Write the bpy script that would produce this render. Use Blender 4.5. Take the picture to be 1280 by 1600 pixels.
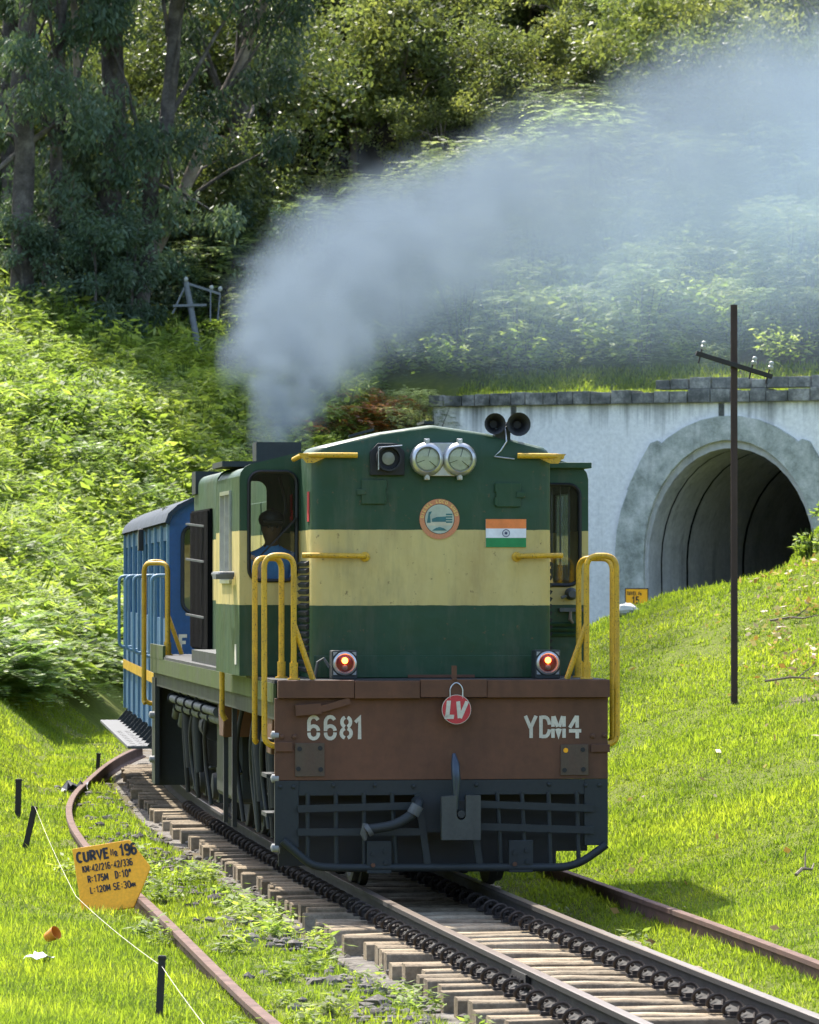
import bpy, bmesh, math, random
import numpy as np
from mathutils import Vector, Matrix

for _o in list(bpy.data.objects): bpy.data.objects.remove(_o)
SC = bpy.context.scene
COL = SC.collection
# ------------------------------------------------------------------ camera
cam = bpy.data.cameras.new('camera'); cam_o = bpy.data.objects.new('camera', cam); COL.objects.link(cam_o)
cam_o.location = (0, 0, 2.38)
cam_o.rotation_euler = (math.radians(90 + 0.802), 0, 0)
cam.sensor_fit = 'VERTICAL'; cam.sensor_height = 36.0; cam.lens = 36.0*7500/1600
cam.clip_start = 0.5; cam.clip_end = 3000
cam.dof.use_dof = True; cam.dof.focus_distance = 37.0; cam.dof.aperture_fstop = 11.0
SC.camera = cam_o
# ------------------------------------------------------------------ light
SUN_TRAVEL = Vector((.31, -.62, -1.0)).normalized()          # from behind the train, left, about 54 degrees high
SUN_EL = math.asin(-SUN_TRAVEL.z)
world = bpy.data.worlds.new('World'); SC.world = world; world.use_nodes = True
wn = world.node_tree; wn.nodes.clear()
sky = wn.nodes.new('ShaderNodeTexSky'); sky.sky_type = 'NISHITA'; sky.sun_disc = False
sky.sun_elevation = SUN_EL
sky.sun_rotation = math.atan2(-SUN_TRAVEL.x, -SUN_TRAVEL.y)
sky.air_density = 1.0; sky.dust_density = 4.0; sky.ozone_density = 1.0; sky.altitude = 600
bg = wn.nodes.new('ShaderNodeBackground'); bg.inputs[1].default_value = 0.15
wo = wn.nodes.new('ShaderNodeOutputWorld')
wn.links.new(sky.outputs[0], bg.inputs[0]); wn.links.new(bg.outputs[0], wo.inputs[0])
sun = bpy.data.lights.new('sun', 'SUN'); sun.energy = 3.1; sun.angle = math.radians(.55); sun.color = (1, .95, .86)
sun_o = bpy.data.objects.new('sun', sun); COL.objects.link(sun_o); sun_o.location = (-20, 60, 60)
sun_o.rotation_euler = SUN_TRAVEL.to_track_quat('-Z', 'Y').to_euler()
SC.view_settings.view_transform = 'Standard'; SC.view_settings.look = 'None'; SC.view_settings.gamma = 1
SC.view_settings.exposure = 1.68
SC.view_settings.use_curve_mapping = False
SC.render.engine = 'CYCLES'
cy = SC.cycles
cy.use_denoising = True
cy.max_bounces = 7; cy.diffuse_bounces = 3; cy.glossy_bounces = 3; cy.transmission_bounces = 5
cy.transparent_max_bounces = 8; cy.volume_bounces = 1
cy.volume_step_rate = 2.0; cy.volume_max_steps = 160
cy.sample_clamp_indirect = 6.0
cy.use_adaptive_sampling = True; cy.adaptive_threshold = 0.015
# ---- terrain & track functions (no bpy)
TY=np.array([0,24,30.3,35.5,36.8,45,51,60,70,80,90,100,115,140.]); TM=np.array([-.15,-.15,-.148,-.14,-.138,-.125,-.115,-.088,-.04,.07,.2,.34,.5,.46])
_yy=np.linspace(-60,260,3201); _mm=np.interp(_yy,TY,TM)
_xx=np.concatenate([[0],np.cumsum((_mm[1:]+_mm[:-1])*.5*np.diff(_yy))]); _xx+= .18-np.interp(36.8,_yy,_xx)
def xt(y): return np.interp(y,_yy,_xx)
def mt(y): return np.interp(y,_yy,_mm)
def sst(a,b,x):
    t=np.clip((x-a)/(b-a),0,1); return t*t*(3-2*t)
PA=math.radians(24); P0=(7.6,115.0)
def wall_sq(x,y):
    dx=x-P0[0]; dy=y-P0[1]
    return dx*math.cos(PA)-dy*math.sin(PA), dx*math.sin(PA)+dy*math.cos(PA)
def vnoise(x,y,seed=0):
    r=0
    for k,(fx,fy,p) in enumerate([(1,.7,0),(-.6,1.1,2),(1.7,.4,4),(.3,-1.9,1)]):
        r=r+np.sin(fx*x+fy*y+p+seed*1.7+1.3*np.sin(.53*fy*x-.41*fx*y+seed))
    return r/4
def gh(x,y):
    x=np.asarray(x,float); y=np.asarray(y,float)
    lat=(x-xt(y))/np.sqrt(1+mt(y)**2)
    h=-.16+.025*vnoise(x*1.3,y*1.1)+.012*vnoise(x*4.1,y*3.7,3)
    h=h-.15*sst(1.5,1.05,abs(lat))
    # left hillside
    d=-lat
    hill=np.where(d<9.8,.75*(d-2.1),5.775+.34*(d-9.8)); hill=np.maximum(hill,0)
    hill=hill+.25*vnoise(x*.35,y*.3,5)*sst(3,7,d)
    hill=np.where(hill>45,45+(hill-45)*.1,hill)
    hl=hill*sst(46,65,y)+.10*np.maximum(d-2.4,0)*sst(64,46,y)*sst(10,30,y)
    h=h+np.where(d>0,hl,0)
    # right bank
    bank=np.interp(lat,[1.75,3.5,5.45,6.15,6.95,7.5,7.9,8.2,9.6,14],[0,1.15,2.05,2.3,2.46,2.62,2.82,3.3,4.6,6.5])
    bank=bank*np.interp(y,[8,26,40,52,57,60,63,66,78],[0,.28,.36,.6,.85,1.0,1.0,.85,0])
    bank=bank+.04*vnoise(x*.9,y*.5,8)*sst(2,4,lat)*sst(80,60,y)
    h=h+np.where(lat>0,bank,0)
    # hill over the tunnel
    ss,q=wall_sq(x,y)
    top=6.85+np.where(q<1.6,0.02*q,np.where(q<15,.42*(q-1.6)+.03,5.66+.6*(q-15)))+.15*vnoise(x*.3,y*.3,2)*sst(2,6,q)
    top=np.where(top>45,45+(top-45)*.1,top)
    hard=sst(.25,.55,q); soft=sst(-5,3.5,q)
    k=np.where(ss<-7.2,soft,hard)
    k=k*1.0
    h=np.where(q>-6,h*(1-k)+np.maximum(h,top)*k,h)
    # wooded hills behind the camera, unseen, raised to block bright sky in reflections
    h=h+24*sst(-22,-95,y)*(1+.2*vnoise(x*.06,y*.06,3))
    return h
# ------------------------------------------------------------------ helpers
RNG = np.random.default_rng(7)
random.seed(7)
def tag(o, label=None, cat=None, group=None, kind=None):
    if label: o['label'] = label
    if cat: o['category'] = cat
    if group: o['group'] = group
    if kind: o['kind'] = kind
    return o
def empty(name, loc=(0,0,0), rz=0, label=None, cat=None, group=None):
    o = bpy.data.objects.new(name, None); COL.objects.link(o)
    o.location = loc; o.rotation_euler = (0,0,rz); o.empty_display_size = .2
    return tag(o, label, cat, group)
def link(name, me, parent=None, loc=None, rot=None, scale=None):
    o = bpy.data.objects.new(name, me); COL.objects.link(o)
    if parent is not None: o.parent = parent
    if loc is not None: o.location = loc
    if rot is not None: o.rotation_euler = rot
    if scale is not None: o.scale = scale if hasattr(scale, '__len__') else (scale,)*3
    return o
def np_mesh(name, verts, quads=None, tris=None, mat=None, rnd=None, smooth=False):
    me = bpy.data.meshes.new(name)
    verts = np.asarray(verts, np.float32).reshape(-1,3)
    nq = 0 if quads is None else len(quads); nt = 0 if tris is None else len(tris)
    me.vertices.add(len(verts)); me.vertices.foreach_set('co', verts.ravel())
    loops = []
    if nq: loops.append(np.asarray(quads, np.int32).ravel())
    if nt: loops.append(np.asarray(tris, np.int32).ravel())
    loops = np.concatenate(loops)
    me.loops.add(len(loops)); me.loops.foreach_set('vertex_index', loops)
    me.polygons.add(nq+nt)
    starts = np.concatenate([np.arange(nq)*4, nq*4+np.arange(nt)*3]).astype(np.int32)
    me.polygons.foreach_set('loop_start', starts)
    me.polygons.foreach_set('use_smooth', np.full(nq+nt, smooth))
    me.update(calc_edges=True)
    if rnd is not None:
        at = me.attributes.new('rnd', 'FLOAT', 'POINT'); at.data.foreach_set('value', np.asarray(rnd, np.float32))
    if mat is not None: me.materials.append(mat)
    return me
class MB:
    def __init__(s): s.v=[]; s.f=[]
    def add(s, vs, fs):
        n=len(s.v); s.v += [tuple(v) for v in vs]; s.f += [tuple(i+n for i in f) for f in fs]; return s
    def box(s, x0,x1,y0,y1,z0,z1):
        return s.add([(x0,y0,z0),(x1,y0,z0),(x1,y1,z0),(x0,y1,z0),(x0,y0,z1),(x1,y0,z1),(x1,y1,z1),(x0,y1,z1)],
                     [(3,2,1,0),(4,5,6,7),(0,1,5,4),(1,2,6,5),(2,3,7,6),(3,0,4,7)])
    def obox(s, c, size, rot=(0,0,0)):
        from mathutils import Euler
        M=Euler(rot).to_matrix(); c=Vector(c); hx,hy,hz=[k/2 for k in size]
        vs=[c+M@Vector((a*hx,b*hy,d*hz)) for d in (-1,1) for a,b in ((-1,-1),(1,-1),(1,1),(-1,1))]
        return s.add(vs,[(3,2,1,0),(4,5,6,7),(0,1,5,4),(1,2,6,5),(2,3,7,6),(3,0,4,7)])
    def bar(s, p0, p1, w, t, up=(0,0,1)):
        p0=Vector(p0);p1=Vector(p1);d=(p1-p0).normalized();u=Vector(up)
        a=d.cross(u); a = a.normalized() if a.length>1e-5 else d.cross(Vector((1,0,0))).normalized()
        b=a.cross(d).normalized()
        vs=[p+a*(i*w/2)+b*(j*t/2) for p in (p0,p1) for i,j in ((-1,-1),(1,-1),(1,1),(-1,1))]
        return s.add(vs,[(0,1,2,3),(7,6,5,4),(0,4,5,1),(1,5,6,2),(2,6,7,3),(3,7,4,0)])
    def tube(s, pts, r, n=8, caps=True):
        pts=[Vector(p) for p in pts]; m=len(pts); rs=r if hasattr(r,'__len__') else [r]*m
        t0=(pts[1]-pts[0]).normalized(); a=t0.orthogonal().normalized(); base=len(s.v); pt=t0
        for i,p in enumerate(pts):
            t=(pts[min(i+1,m-1)]-pts[max(i-1,0)]).normalized()
            q=pt.rotation_difference(t); a=q@a; a=(a-t*a.dot(t)).normalized(); b=t.cross(a); pt=t
            for k in range(n):
                an=2*math.pi*k/n; s.v.append(tuple(p+a*(rs[i]*math.cos(an))+b*(rs[i]*math.sin(an))))
        for i in range(m-1):
            for k in range(n):
                k2=(k+1)%n; s.f.append((base+i*n+k,base+i*n+k2,base+(i+1)*n+k2,base+(i+1)*n+k))
        if caps:
            s.f.append(tuple(base+k for k in reversed(range(n)))); s.f.append(tuple(base+(m-1)*n+k for k in range(n)))
        return s
    def cyl(s, p0, p1, r0, r1=None, n=16): return s.tube([p0,p1],[r0,r0 if r1 is None else r1],n)
    def lathe(s, prof, o, axis, n=24, close=False):
        o=Vector(o); ax=Vector(axis).normalized(); a=ax.orthogonal().normalized(); b=ax.cross(a); base=len(s.v)
        for (r,h) in prof:
            for k in range(n):
                an=2*math.pi*k/n; s.v.append(tuple(o+ax*h+a*(r*math.cos(an))+b*(r*math.sin(an))))
        for i in range(len(prof)-1):
            for k in range(n):
                k2=(k+1)%n; s.f.append((base+i*n+k,base+i*n+k2,base+(i+1)*n+k2,base+(i+1)*n+k))
        s.f.append(tuple(base+k for k in reversed(range(n)))); m=len(prof)-1
        s.f.append(tuple(base+m*n+k for k in range(n)))
        return s
    def prism(s, out, y0, y1, plane='xz'):
        n=len(out)
        g={'xz':lambda p,y:(p[0],y,p[1]),'yz':lambda p,x:(x,p[0],p[1]),'xy':lambda p,z:(p[0],p[1],z)}[plane]
        s.add([g(p,y0) for p in out]+[g(p,y1) for p in out],
              [tuple(range(n)),tuple(range(2*n-1,n-1,-1))]+[(i,i+n,(i+1)%n+n,(i+1)%n) for i in range(n)])
        return s
    def sphere(s, c, r, n=12, m=8, sc=(1,1,1)):
        prof=[]
        base=len(s.v)
        for i in range(m+1):
            th=math.pi*i/m
            for k in range(n):
                ph=2*math.pi*k/n
                s.v.append((c[0]+sc[0]*r*math.sin(th)*math.cos(ph),c[1]+sc[1]*r*math.sin(th)*math.sin(ph),c[2]-sc[2]*r*math.cos(th)))
        for i in range(m):
            for k in range(n):
                k2=(k+1)%n; s.f.append((base+i*n+k,base+i*n+k2,base+(i+1)*n+k2,base+(i+1)*n+k))
        return s
    def mesh(s, name, mat, smooth=None):
        me=bpy.data.meshes.new(name); me.from_pydata(s.v,[],s.f); me.update()
        bm=bmesh.new(); bm.from_mesh(me); bmesh.ops.recalc_face_normals(bm,faces=bm.faces); bm.to_mesh(me); bm.free()
        if mat is not None: me.materials.append(mat)
        if smooth is not None:
            me.polygons.foreach_set('use_smooth',[True]*len(me.polygons)); me.set_sharp_from_angle(angle=math.radians(smooth))
        return me
    def build(s, name, mat, parent=None, smooth=None, bevel=0, loc=None, rot=None):
        o=link(name, s.mesh(name,mat,smooth), parent, loc, rot)
        if bevel:
            m=o.modifiers.new('bevel','BEVEL'); m.width=bevel; m.segments=2; m.limit_method='ANGLE'; m.angle_limit=math.radians(40)
        return o
def fillet(pts, r, n=6):
    pts=[Vector(p) for p in pts]; out=[pts[0]]
    for i in range(1,len(pts)-1):
        a,b,c=pts[i-1],pts[i],pts[i+1]; d1=(a-b); d2=(c-b); k=min(r,d1.length*.49,d2.length*.49)
        p=b+d1.normalized()*k; q=b+d2.normalized()*k
        for j in range(n+1):
            t=j/n; out.append(p*(1-t)**2+b*(2*t*(1-t))+q*t*t)
    out.append(pts[-1]); return out
def rrect(x0,x1,z0,z1,r,n=5,corners=(1,1,1,1)):
    out=[]
    for (cx,cz,a,on) in ((x1-r,z1-r,0,corners[0]),(x0+r,z1-r,90,corners[1]),(x0+r,z0+r,180,corners[2]),(x1-r,z0+r,270,corners[3])):
        if on: out+=[(cx+r*math.cos(math.radians(a+90*k/n)),cz+r*math.sin(math.radians(a+90*k/n))) for k in range(n+1)]
        else: out.append((x1 if a in (0,270) else x0, z1 if a in (0,90) else z0))
    return out
def panel(name, outline, holes, thick, place, mat, parent, smooth=None):
    """flat plate with holes; place(u,w,t) gives the point, t from 0 to thick"""
    bm=bmesh.new()
    def ring(pts): 
        vs=[bm.verts.new((p[0],p[1],0)) for p in pts]
        for i in range(len(vs)): bm.edges.new((vs[i],vs[(i+1)%len(vs)]))
    ring(outline)
    for h in holes: ring(h)
    bmesh.ops.triangle_fill(bm,use_beauty=True,use_dissolve=False,edges=bm.edges[:])
    vs=[tuple(v.co) for v in bm.verts]; bm.verts.index_update()
    fs=[tuple(v.index for v in f.verts) for f in bm.faces]
    bl=[(e.verts[0].index,e.verts[1].index) for e in bm.edges if len(e.link_faces)==1]
    bm.free()
    n=len(vs)
    V=[place(x,y,0) for x,y,_ in vs]+[place(x,y,thick) for x,y,_ in vs]
    F=fs+[tuple(i+n for i in reversed(f)) for f in fs]+[(a,b,b+n,a+n) for a,b in bl]
    m=MB(); m.v=V; m.f=F
    return m.build(name,mat,parent,smooth)
# ------------------------------------------------------------------ materials
class NT:
    def __init__(s,name):
        s.m=bpy.data.materials.new(name); s.m.use_nodes=True; s.t=s.m.node_tree; s.t.nodes.clear()
        s.out=s.t.nodes.new('ShaderNodeOutputMaterial')
    def n(s,typ,**kw):
        nd=s.t.nodes.new('ShaderNode'+typ)
        for k,v in kw.items():
            if k in nd.inputs: nd.inputs[k].default_value=v
            else: setattr(nd,k,v)
        return nd
    def l(s,a,b): s.t.links.new(a,b)
    def ramp(s,fac,stops,interp='LINEAR'):
        r=s.n('ValToRGB'); r.color_ramp.interpolation=interp
        e=r.color_ramp.elements
        while len(e)<len(stops): e.new(.5)
        for el,(p,c) in zip(e,stops): el.position=p; el.color=(*c,1) if len(c)==3 else c
        s.l(fac,r.inputs[0]); return r.outputs[0]
    def mix(s,fac,a,b,mode='MIX'):
        m=s.n('Mix'); m.data_type='RGBA'; m.blend_type=mode
        for sock,val in ((m.inputs[0],fac),(m.inputs[6],a),(m.inputs[7],b)):
            if hasattr(val,'is_linked') or hasattr(val,'links'): s.l(val,sock)
            elif isinstance(val,(int,float)): sock.default_value=val
            else: sock.default_value=(*val,1)
        return m.outputs[2]
    def noise(s,scale,detail=4,rough=.55,vec=None,stretch=None):
        tc=s.n('TexCoord'); v=tc.outputs['Object'] if vec is None else vec
        if stretch:
            mp=s.n('Mapping'); mp.inputs['Scale'].default_value=stretch; s.l(v,mp.inputs[0]); v=mp.outputs[0]
        nd=s.n('TexNoise',Scale=scale,Detail=detail,Roughness=rough); s.l(v,nd.inputs['Vector']); return nd.outputs['Fac']
    def principled(s,col,rough=.5,metal=0,spec=.5,bump=None,bstr=.2,bdist=.01,coat=0):
        p=s.n('BsdfPrincipled')
        for nm,val in (('Base Color',col),('Roughness',rough),('Metallic',metal)):
            sk=p.inputs[nm]
            if hasattr(val,'links'): s.l(val,sk)
            elif isinstance(val,(int,float)): sk.default_value=val
            else: sk.default_value=(*val,1)
        p.inputs['Specular IOR Level'].default_value=spec; p.inputs['Coat Weight'].default_value=coat
        if bump is not None:
            b=s.n('Bump',Strength=bstr,Distance=bdist); s.l(bump,b.inputs['Height']); s.l(b.outputs[0],p.inputs['Normal'])
        s.l(p.outputs[0],s.out.inputs['Surface']); return p
def paint(name,col,rough=.45,dirt=(.06,.05,.04),amount=.5,scale=3.0,chips=None,metal=0,streak=True):
    t=NT(name)
    n1=t.noise(scale,6,.65,stretch=(1,1,.35) if streak else None); n2=t.noise(scale*9,4,.6)
    f1=t.ramp(n1,[(.42,(0,0,0)),(.78,(amount,)*3)])
    c=t.mix(f1,col,dirt)
    v=t.ramp(n2,[(.3,(.86,)*3),(.7,(1.08,)*3)]); c=t.mix(1,c,v,'MULTIPLY')
    if chips:
        f=t.ramp(t.noise(scale*14,3,.6),[(.61,(0,0,0)),(.66,(1,1,1))]); c=t.mix(f,c,chips)
    r=t.ramp(n1,[(.3,(rough,)*3),(.8,(min(1,rough+.25),)*3)])
    t.principled(c,r,metal,.5,bump=n2,bstr=.12,bdist=.004); return t.m
def flat(name,col,rough=.5,metal=0,spec=.5):
    t=NT(name); n=t.noise(12,4,.6); v=t.ramp(n,[(.3,(.85,)*3),(.7,(1.1,)*3)])
    t.principled(t.mix(1,col,v,'MULTIPLY'),rough,metal,spec,bump=n,bstr=.08,bdist=.003); return t.m
def leafmat(name,a,b,c=None,trans=.45,tcol=1.6,rough=.45,spec=.35,objvar=.25):
    t=NT(name); at=t.n('Attribute',attribute_name='rnd')
    stops=[(0,a),(1,b)] if c is None else [(0,a),(.6,b),(1,c)]
    col=t.ramp(at.outputs['Fac'],stops)
    gp=t.n('NewGeometry'); pn=t.noise(.45,3,.5,vec=gp.outputs['Position']); col=t.mix(1,col,t.ramp(pn,[(.32,(.72,.80,.75)),(.5,(1,1,1)),(.68,(1.28,1.18,1.05))]),'MULTIPLY'); oi=t.n('ObjectInfo'); v=t.ramp(oi.outputs['Random'],[(0,(1-objvar,)*3),(1,(1+objvar,)*3)]); col=t.mix(1,col,v,'MULTIPLY')
    p=t.principled(col,rough,0,spec)
    tr=t.n('BsdfTranslucent'); tc=t.mix(1,col,(tcol,tcol*1.05,tcol*.6),'MULTIPLY'); t.l(tc,tr.inputs['Color'])
    mx=t.n('MixShader'); mx.inputs[0].default_value=trans; t.l(p.outputs[0],mx.inputs[1]); t.l(tr.outputs[0],mx.inputs[2])
    t.l(mx.outputs[0],t.out.inputs['Surface']); return t.m
def emis(name,col,st):
    t=NT(name); e=t.n('Emission',Strength=st); e.inputs[0].default_value=(*col,1); t.l(e.outputs[0],t.out.inputs['Surface']); return t.m
def glass(name,tint=(.8,.85,.83),rough=.02,alpha=.8):
    t=NT(name); tr=t.n('BsdfTransparent'); tr.inputs[0].default_value=(*tint,1)
    g=t.n('BsdfGlossy',Roughness=rough); g.inputs[0].default_value=(1,1,1,1)
    lw=t.n('LayerWeight',Blend=.25); mm=t.n('Math',operation='MULTIPLY_ADD'); t.l(lw.outputs['Fresnel'],mm.inputs[0]); mm.inputs[1].default_value=.9; mm.inputs[2].default_value=.015
    mm.use_clamp=True
    mx=t.n('MixShader'); t.l(mm.outputs[0],mx.inputs[0]); t.l(tr.outputs[0],mx.inputs[1]); t.l(g.outputs[0],mx.inputs[2]); t.l(mx.outputs[0],t.out.inputs['Surface']); return t.m
M={}
DG=(.012,.058,.028); CR=(.50,.40,.145)
def loco_paint(name,side=1.0):
    t=NT(name); tc=t.n('TexCoord'); sp=t.n('SeparateXYZ'); t.l(tc.outputs['Object'],sp.inputs[0])
    nz=t.n('TexNoise',Scale=9.0,Detail=3.0); t.l(tc.outputs['Object'],nz.inputs['Vector'])
    ad=t.n('Math',operation='MULTIPLY_ADD'); t.l(nz.outputs['Fac'],ad.inputs[0]); ad.inputs[1].default_value=.012; t.l(sp.outputs['Z'],ad.inputs[2])
    base=t.ramp(ad.outputs[0],[(0,DG)])
    g1=t.n('Math',operation='GREATER_THAN'); t.l(ad.outputs[0],g1.inputs[0]); g1.inputs[1].default_value=2.182
    g2=t.n('Math',operation='LESS_THAN'); t.l(ad.outputs[0],g2.inputs[0]); g2.inputs[1].default_value=2.77
    mu=t.n('Math',operation='MULTIPLY'); t.l(g1.outputs[0],mu.inputs[0]); t.l(g2.outputs[0],mu.inputs[1])
    gv=t.ramp(t.noise(1.6,5,.6),[(.3,(.012,.046,.016)),(.7,(.019,.064,.027))])
    cv=t.ramp(t.noise(2.2,6,.65,stretch=(1,1,.3)),[(.3,(.52,.40,.13)),(.5,(.56,.45,.17)),(.75,(.40,.29,.10))])
    c=t.mix(mu.outputs[0],gv,cv)
    st=t.ramp(t.noise(4.5,7,.7,stretch=(1.4,1.4,.22)),[(.5,(0,0,0)),(.85,(.55,)*3)]); c=t.mix(st,c,(.12,.11,.07))
    ch=t.ramp(t.noise(17,5,.7),[(.63,(0,0,0)),(.70,(.75,)*3)]); c=t.mix(ch,c,(.12,.075,.03)); sm=t.ramp(t.noise(.9,6,.65),[(.5,(0,0,0)),(.75,(.35,)*3)]); c=t.mix(sm,c,(.30,.20,.07)) if False else t.mix(sm,c,(.05,.05,.03))
    t.principled(c,t.ramp(t.noise(3,5),[(.3,(.42,)*3),(.75,(.62,)*3)]),0,.4,bump=t.noise(3.2,3),bstr=.45,bdist=.03); return t.m
M['loco']=loco_paint('loco_paint')
M['sill']=paint('sill_paint',(.05,.078,.014),.5,(.045,.042,.026),.6,2.5)
M['brown']=paint('beam_brown_paint',(.125,.049,.021),.6,(.045,.026,.014),.85,1.6)
M['black']=paint('chassis_black_paint',(.018,.024,.024),.5,(.05,.045,.035),.5,3)
M['grille']=paint('grille_paint',(.014,.020,.021),.55,(.035,.034,.030),.45,3)
M['greygrime']=paint('bogie_grime',(.026,.030,.029),.65,(.03,.022,.016),.8,4)
M['pipe']=paint('pipe_paint',(.10,.107,.104),.55,(.03,.026,.023),.7,5)
M['yellow']=paint('handrail_yellow_paint',(.62,.36,.015),.38,(.16,.09,.02),.5,6,chips=(.05,.035,.02),streak=False)
M['white']=paint('stencil_white_paint',(.62,.58,.47),.6,(.25,.2,.15),.5,6)
M['silver']=flat('brushed_silver',(.55,.55,.53),.32,.75)
M['reflector']=flat('lamp_reflector',(.85,.82,.66),.15,.9)
M['rubber']=flat('black_rubber',(.012,.012,.012),.6)
M['darkglass']=glass('cab_window_glass',(.88,.92,.90),.03,.80)
M['lens']=glass('lamp_glass',(.95,.97,.9),.02,.86)
M['rust']=paint('rusty_rail_steel',(.13,.065,.042),.75,(.05,.035,.03),.7,6)
M['railweb']=paint('oily_rail_steel',(.010,.009,.008),.7,(.028,.02,.014),.6,5)
M['railhead']=flat('worn_rail_head',(.30,.25,.21),.33,.8)
M['postbrown']=paint('rusty_post',(.055,.030,.020),.7,(.03,.02,.015),.6,8)
M['post']=paint('stake_iron',(.03,.028,.026),.75,(.07,.05,.03),.5,10)
M['grimewhite']=flat('worn_white_bolt',(.28,.28,.27),.6)
M['red']=paint('signal_red_paint',(.50,.035,.04),.45,(.3,.02,.02),.4,9)
M['signyellow']=paint('sign_orange_paint',(.98,.43,.003),.5,(.80,.33,.01),.6,5)
M['signblack']=flat('sign_black_lettering',(.02,.016,.012),.6)
M['skin']=flat('skin',(.16,.085,.05),.5); M['shirt']=flat('blue_shirt',(.10,.34,.78),.8); M['hair']=flat('dark_hair',(.012,.011,.012),.6); M['trouser']=flat('dark_trousers',(.03,.03,.04),.8)
M['cabin']=flat('cab_interior_paint',(.20,.23,.21),.6)
M['coach']=paint('coach_blue_paint',(.008,.070,.21),.4,(.02,.05,.09),.5,2.5)
M['coachside']=paint('coach_side_paint',(.015,.10,.23),.4,(.07,.13,.19),.6,2.5)
M['rib']=paint('coach_rib_paint',(.13,.25,.35),.35,(.1,.14,.16),.5,6)
M['roofgrey']=paint('coach_roof_paint',(.016,.03,.05),.7,(.02,.035,.03),.5,3)
M['cream']=flat('cream_panel',(.55,.46,.26),.6)
def t_div(t,a,b):
    m=t.n('Math',operation='DIVIDE'); t.l(a,m.inputs[0]); m.inputs[1].default_value=b; return m.outputs[0]
def concrete(name,a,b,c,scale=1.2,streakc=(.03,.035,.03),samt=.7,bst=.4,stain=None,ovar=False):
    t=NT(name)
    n1=t.noise(scale,10,.74); n2=t.noise(scale*14,6,.7); n3=t.noise(1.3,6,.7,stretch=(2.2,2.2,.12))
    col=t.ramp(n1,[(.36,a),(.5,b),(.64,c)])
    col=t.mix(t.ramp(n3,[(.55,(0,0,0)),(.82,(samt,)*3)]),col,streakc)
    col=t.mix(1,col,t.ramp(n2,[(.3,(.8,)*3),(.7,(1.1,)*3)]),'MULTIPLY')
    if ovar:
        oi=t.n('ObjectInfo'); col=t.mix(1,col,t.ramp(oi.outputs['Random'],[(0,(.70,.70,.70)),(1,(1.15,1.13,1.1))]),'MULTIPLY')
    if stain is not None:
        tc=t.n('TexCoord'); sp=t.n('SeparateXYZ'); t.l(tc.outputs['Object'],sp.inputs[0])
        dr=t.noise(.9,5,.75,stretch=(1.6,1,.03)); ma=t.n('Math',operation='MULTIPLY_ADD'); t.l(dr,ma.inputs[0]); ma.inputs[1].default_value=4.2; t.l(sp.outputs['Z'],ma.inputs[2])
        fac=t.ramp(t_div(t,ma.outputs[0],10.0),[((stain+1.75)/10,(0,0,0)),((stain+2.75)/10,(.85,)*3)]); col=t.mix(fac,col,(.07,.075,.065))
    t.principled(col,.9,0,.2,bump=n2,bstr=bst,bdist=.03); return t.m
M['whitewash']=concrete('whitewashed_wall',(.83,.815,.78),(.90,.88,.845),(.93,.91,.88),.7,(.45,.45,.42),.4,.1,stain=6.6)
M['ring']=concrete('weathered_green_concrete',(.25,.27,.235),(.44,.46,.41),(.64,.64,.59),2.0,(.10,.11,.09),.9)
M['lining']=concrete('sooty_tunnel_lining',(.40,.40,.39),(.52,.51,.50),(.62,.61,.60),.6,(.04,.04,.04),.8)
M['coping']=concrete('mossy_coping_stone',(.05,.055,.045),(.15,.15,.14),(.38,.37,.34),2.6,(.02,.022,.02),.8,.4,None,True)
M['sleeper']=concrete('weathered_sleeper',(.17,.13,.088),(.29,.23,.155),(.41,.34,.24),3.5,(.05,.042,.034),.8,.4,None,True)
M['stone']=concrete('ballast_stone',(.08,.07,.06),(.15,.135,.115),(.24,.22,.19),6,(.05,.05,.05),.4)
M['plate']=paint('stained_plate',(.085,.058,.034),.6,(.10,.05,.035),.7,7)
M['bark']=concrete('eucalyptus_bark',(.055,.046,.040),(.11,.095,.082),(.21,.185,.16),1.8,(.03,.02,.015),.95,1.0)
M['barkpale']=concrete('pale_bark',(.16,.13,.10),(.26,.21,.16),(.38,.32,.26),1.2,(.08,.05,.035),.7)
M['clip']=flat('dull_clip_steel',(.055,.046,.040),.85,0,.2)
M['mattblack']=flat('matt_black',(.007,.007,.007),.95,0,.05)
M['twig']=flat('dry_twig',(.17,.13,.09),.8)
M['dryleaf']=leafmat('dry_leaf',(.30,.17,.06),(.50,.36,.16),(.62,.52,.30),.3,1.2)
M['euc']=leafmat('eucalyptus_leaf',(.042,.064,.036),(.080,.118,.072),(.16,.21,.15),.3,1.5,.55,.2,.3)
M['dark']=leafmat('dark_evergreen_leaf',(.055,.072,.026),(.11,.136,.046),(.19,.21,.075),.35,1.5,.45,.4,.35)
M['olive']=leafmat('olive_green_leaf',(.095,.118,.042),(.165,.19,.065),(.27,.29,.10),.4,1.6,.5,.35,.35)
M['feather']=leafmat('feathery_wattle_leaf',(.13,.17,.075),(.25,.30,.15),(.42,.47,.28),.45,1.5,.5,.35,.5)
M['lush']=leafmat('bright_shrub_leaf',(.10,.145,.03),(.205,.265,.055),(.36,.41,.13),.5,1.7,.55,.25,.25)
M['fern']=leafmat('fern_frond',(.10,.15,.05),(.19,.25,.09),(.33,.38,.18),.5,1.7,.45,.4,.2)
M['rustfern']=leafmat('rust_coloured_foliage',(.16,.05,.02),(.26,.10,.03),(.20,.19,.04),.4,1.4,.5,.3,.2)
M['grass']=leafmat('grass_blade',(.115,.16,.018),(.20,.255,.026),(.34,.37,.06),.5,1.7,.5,.3,0)
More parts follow.
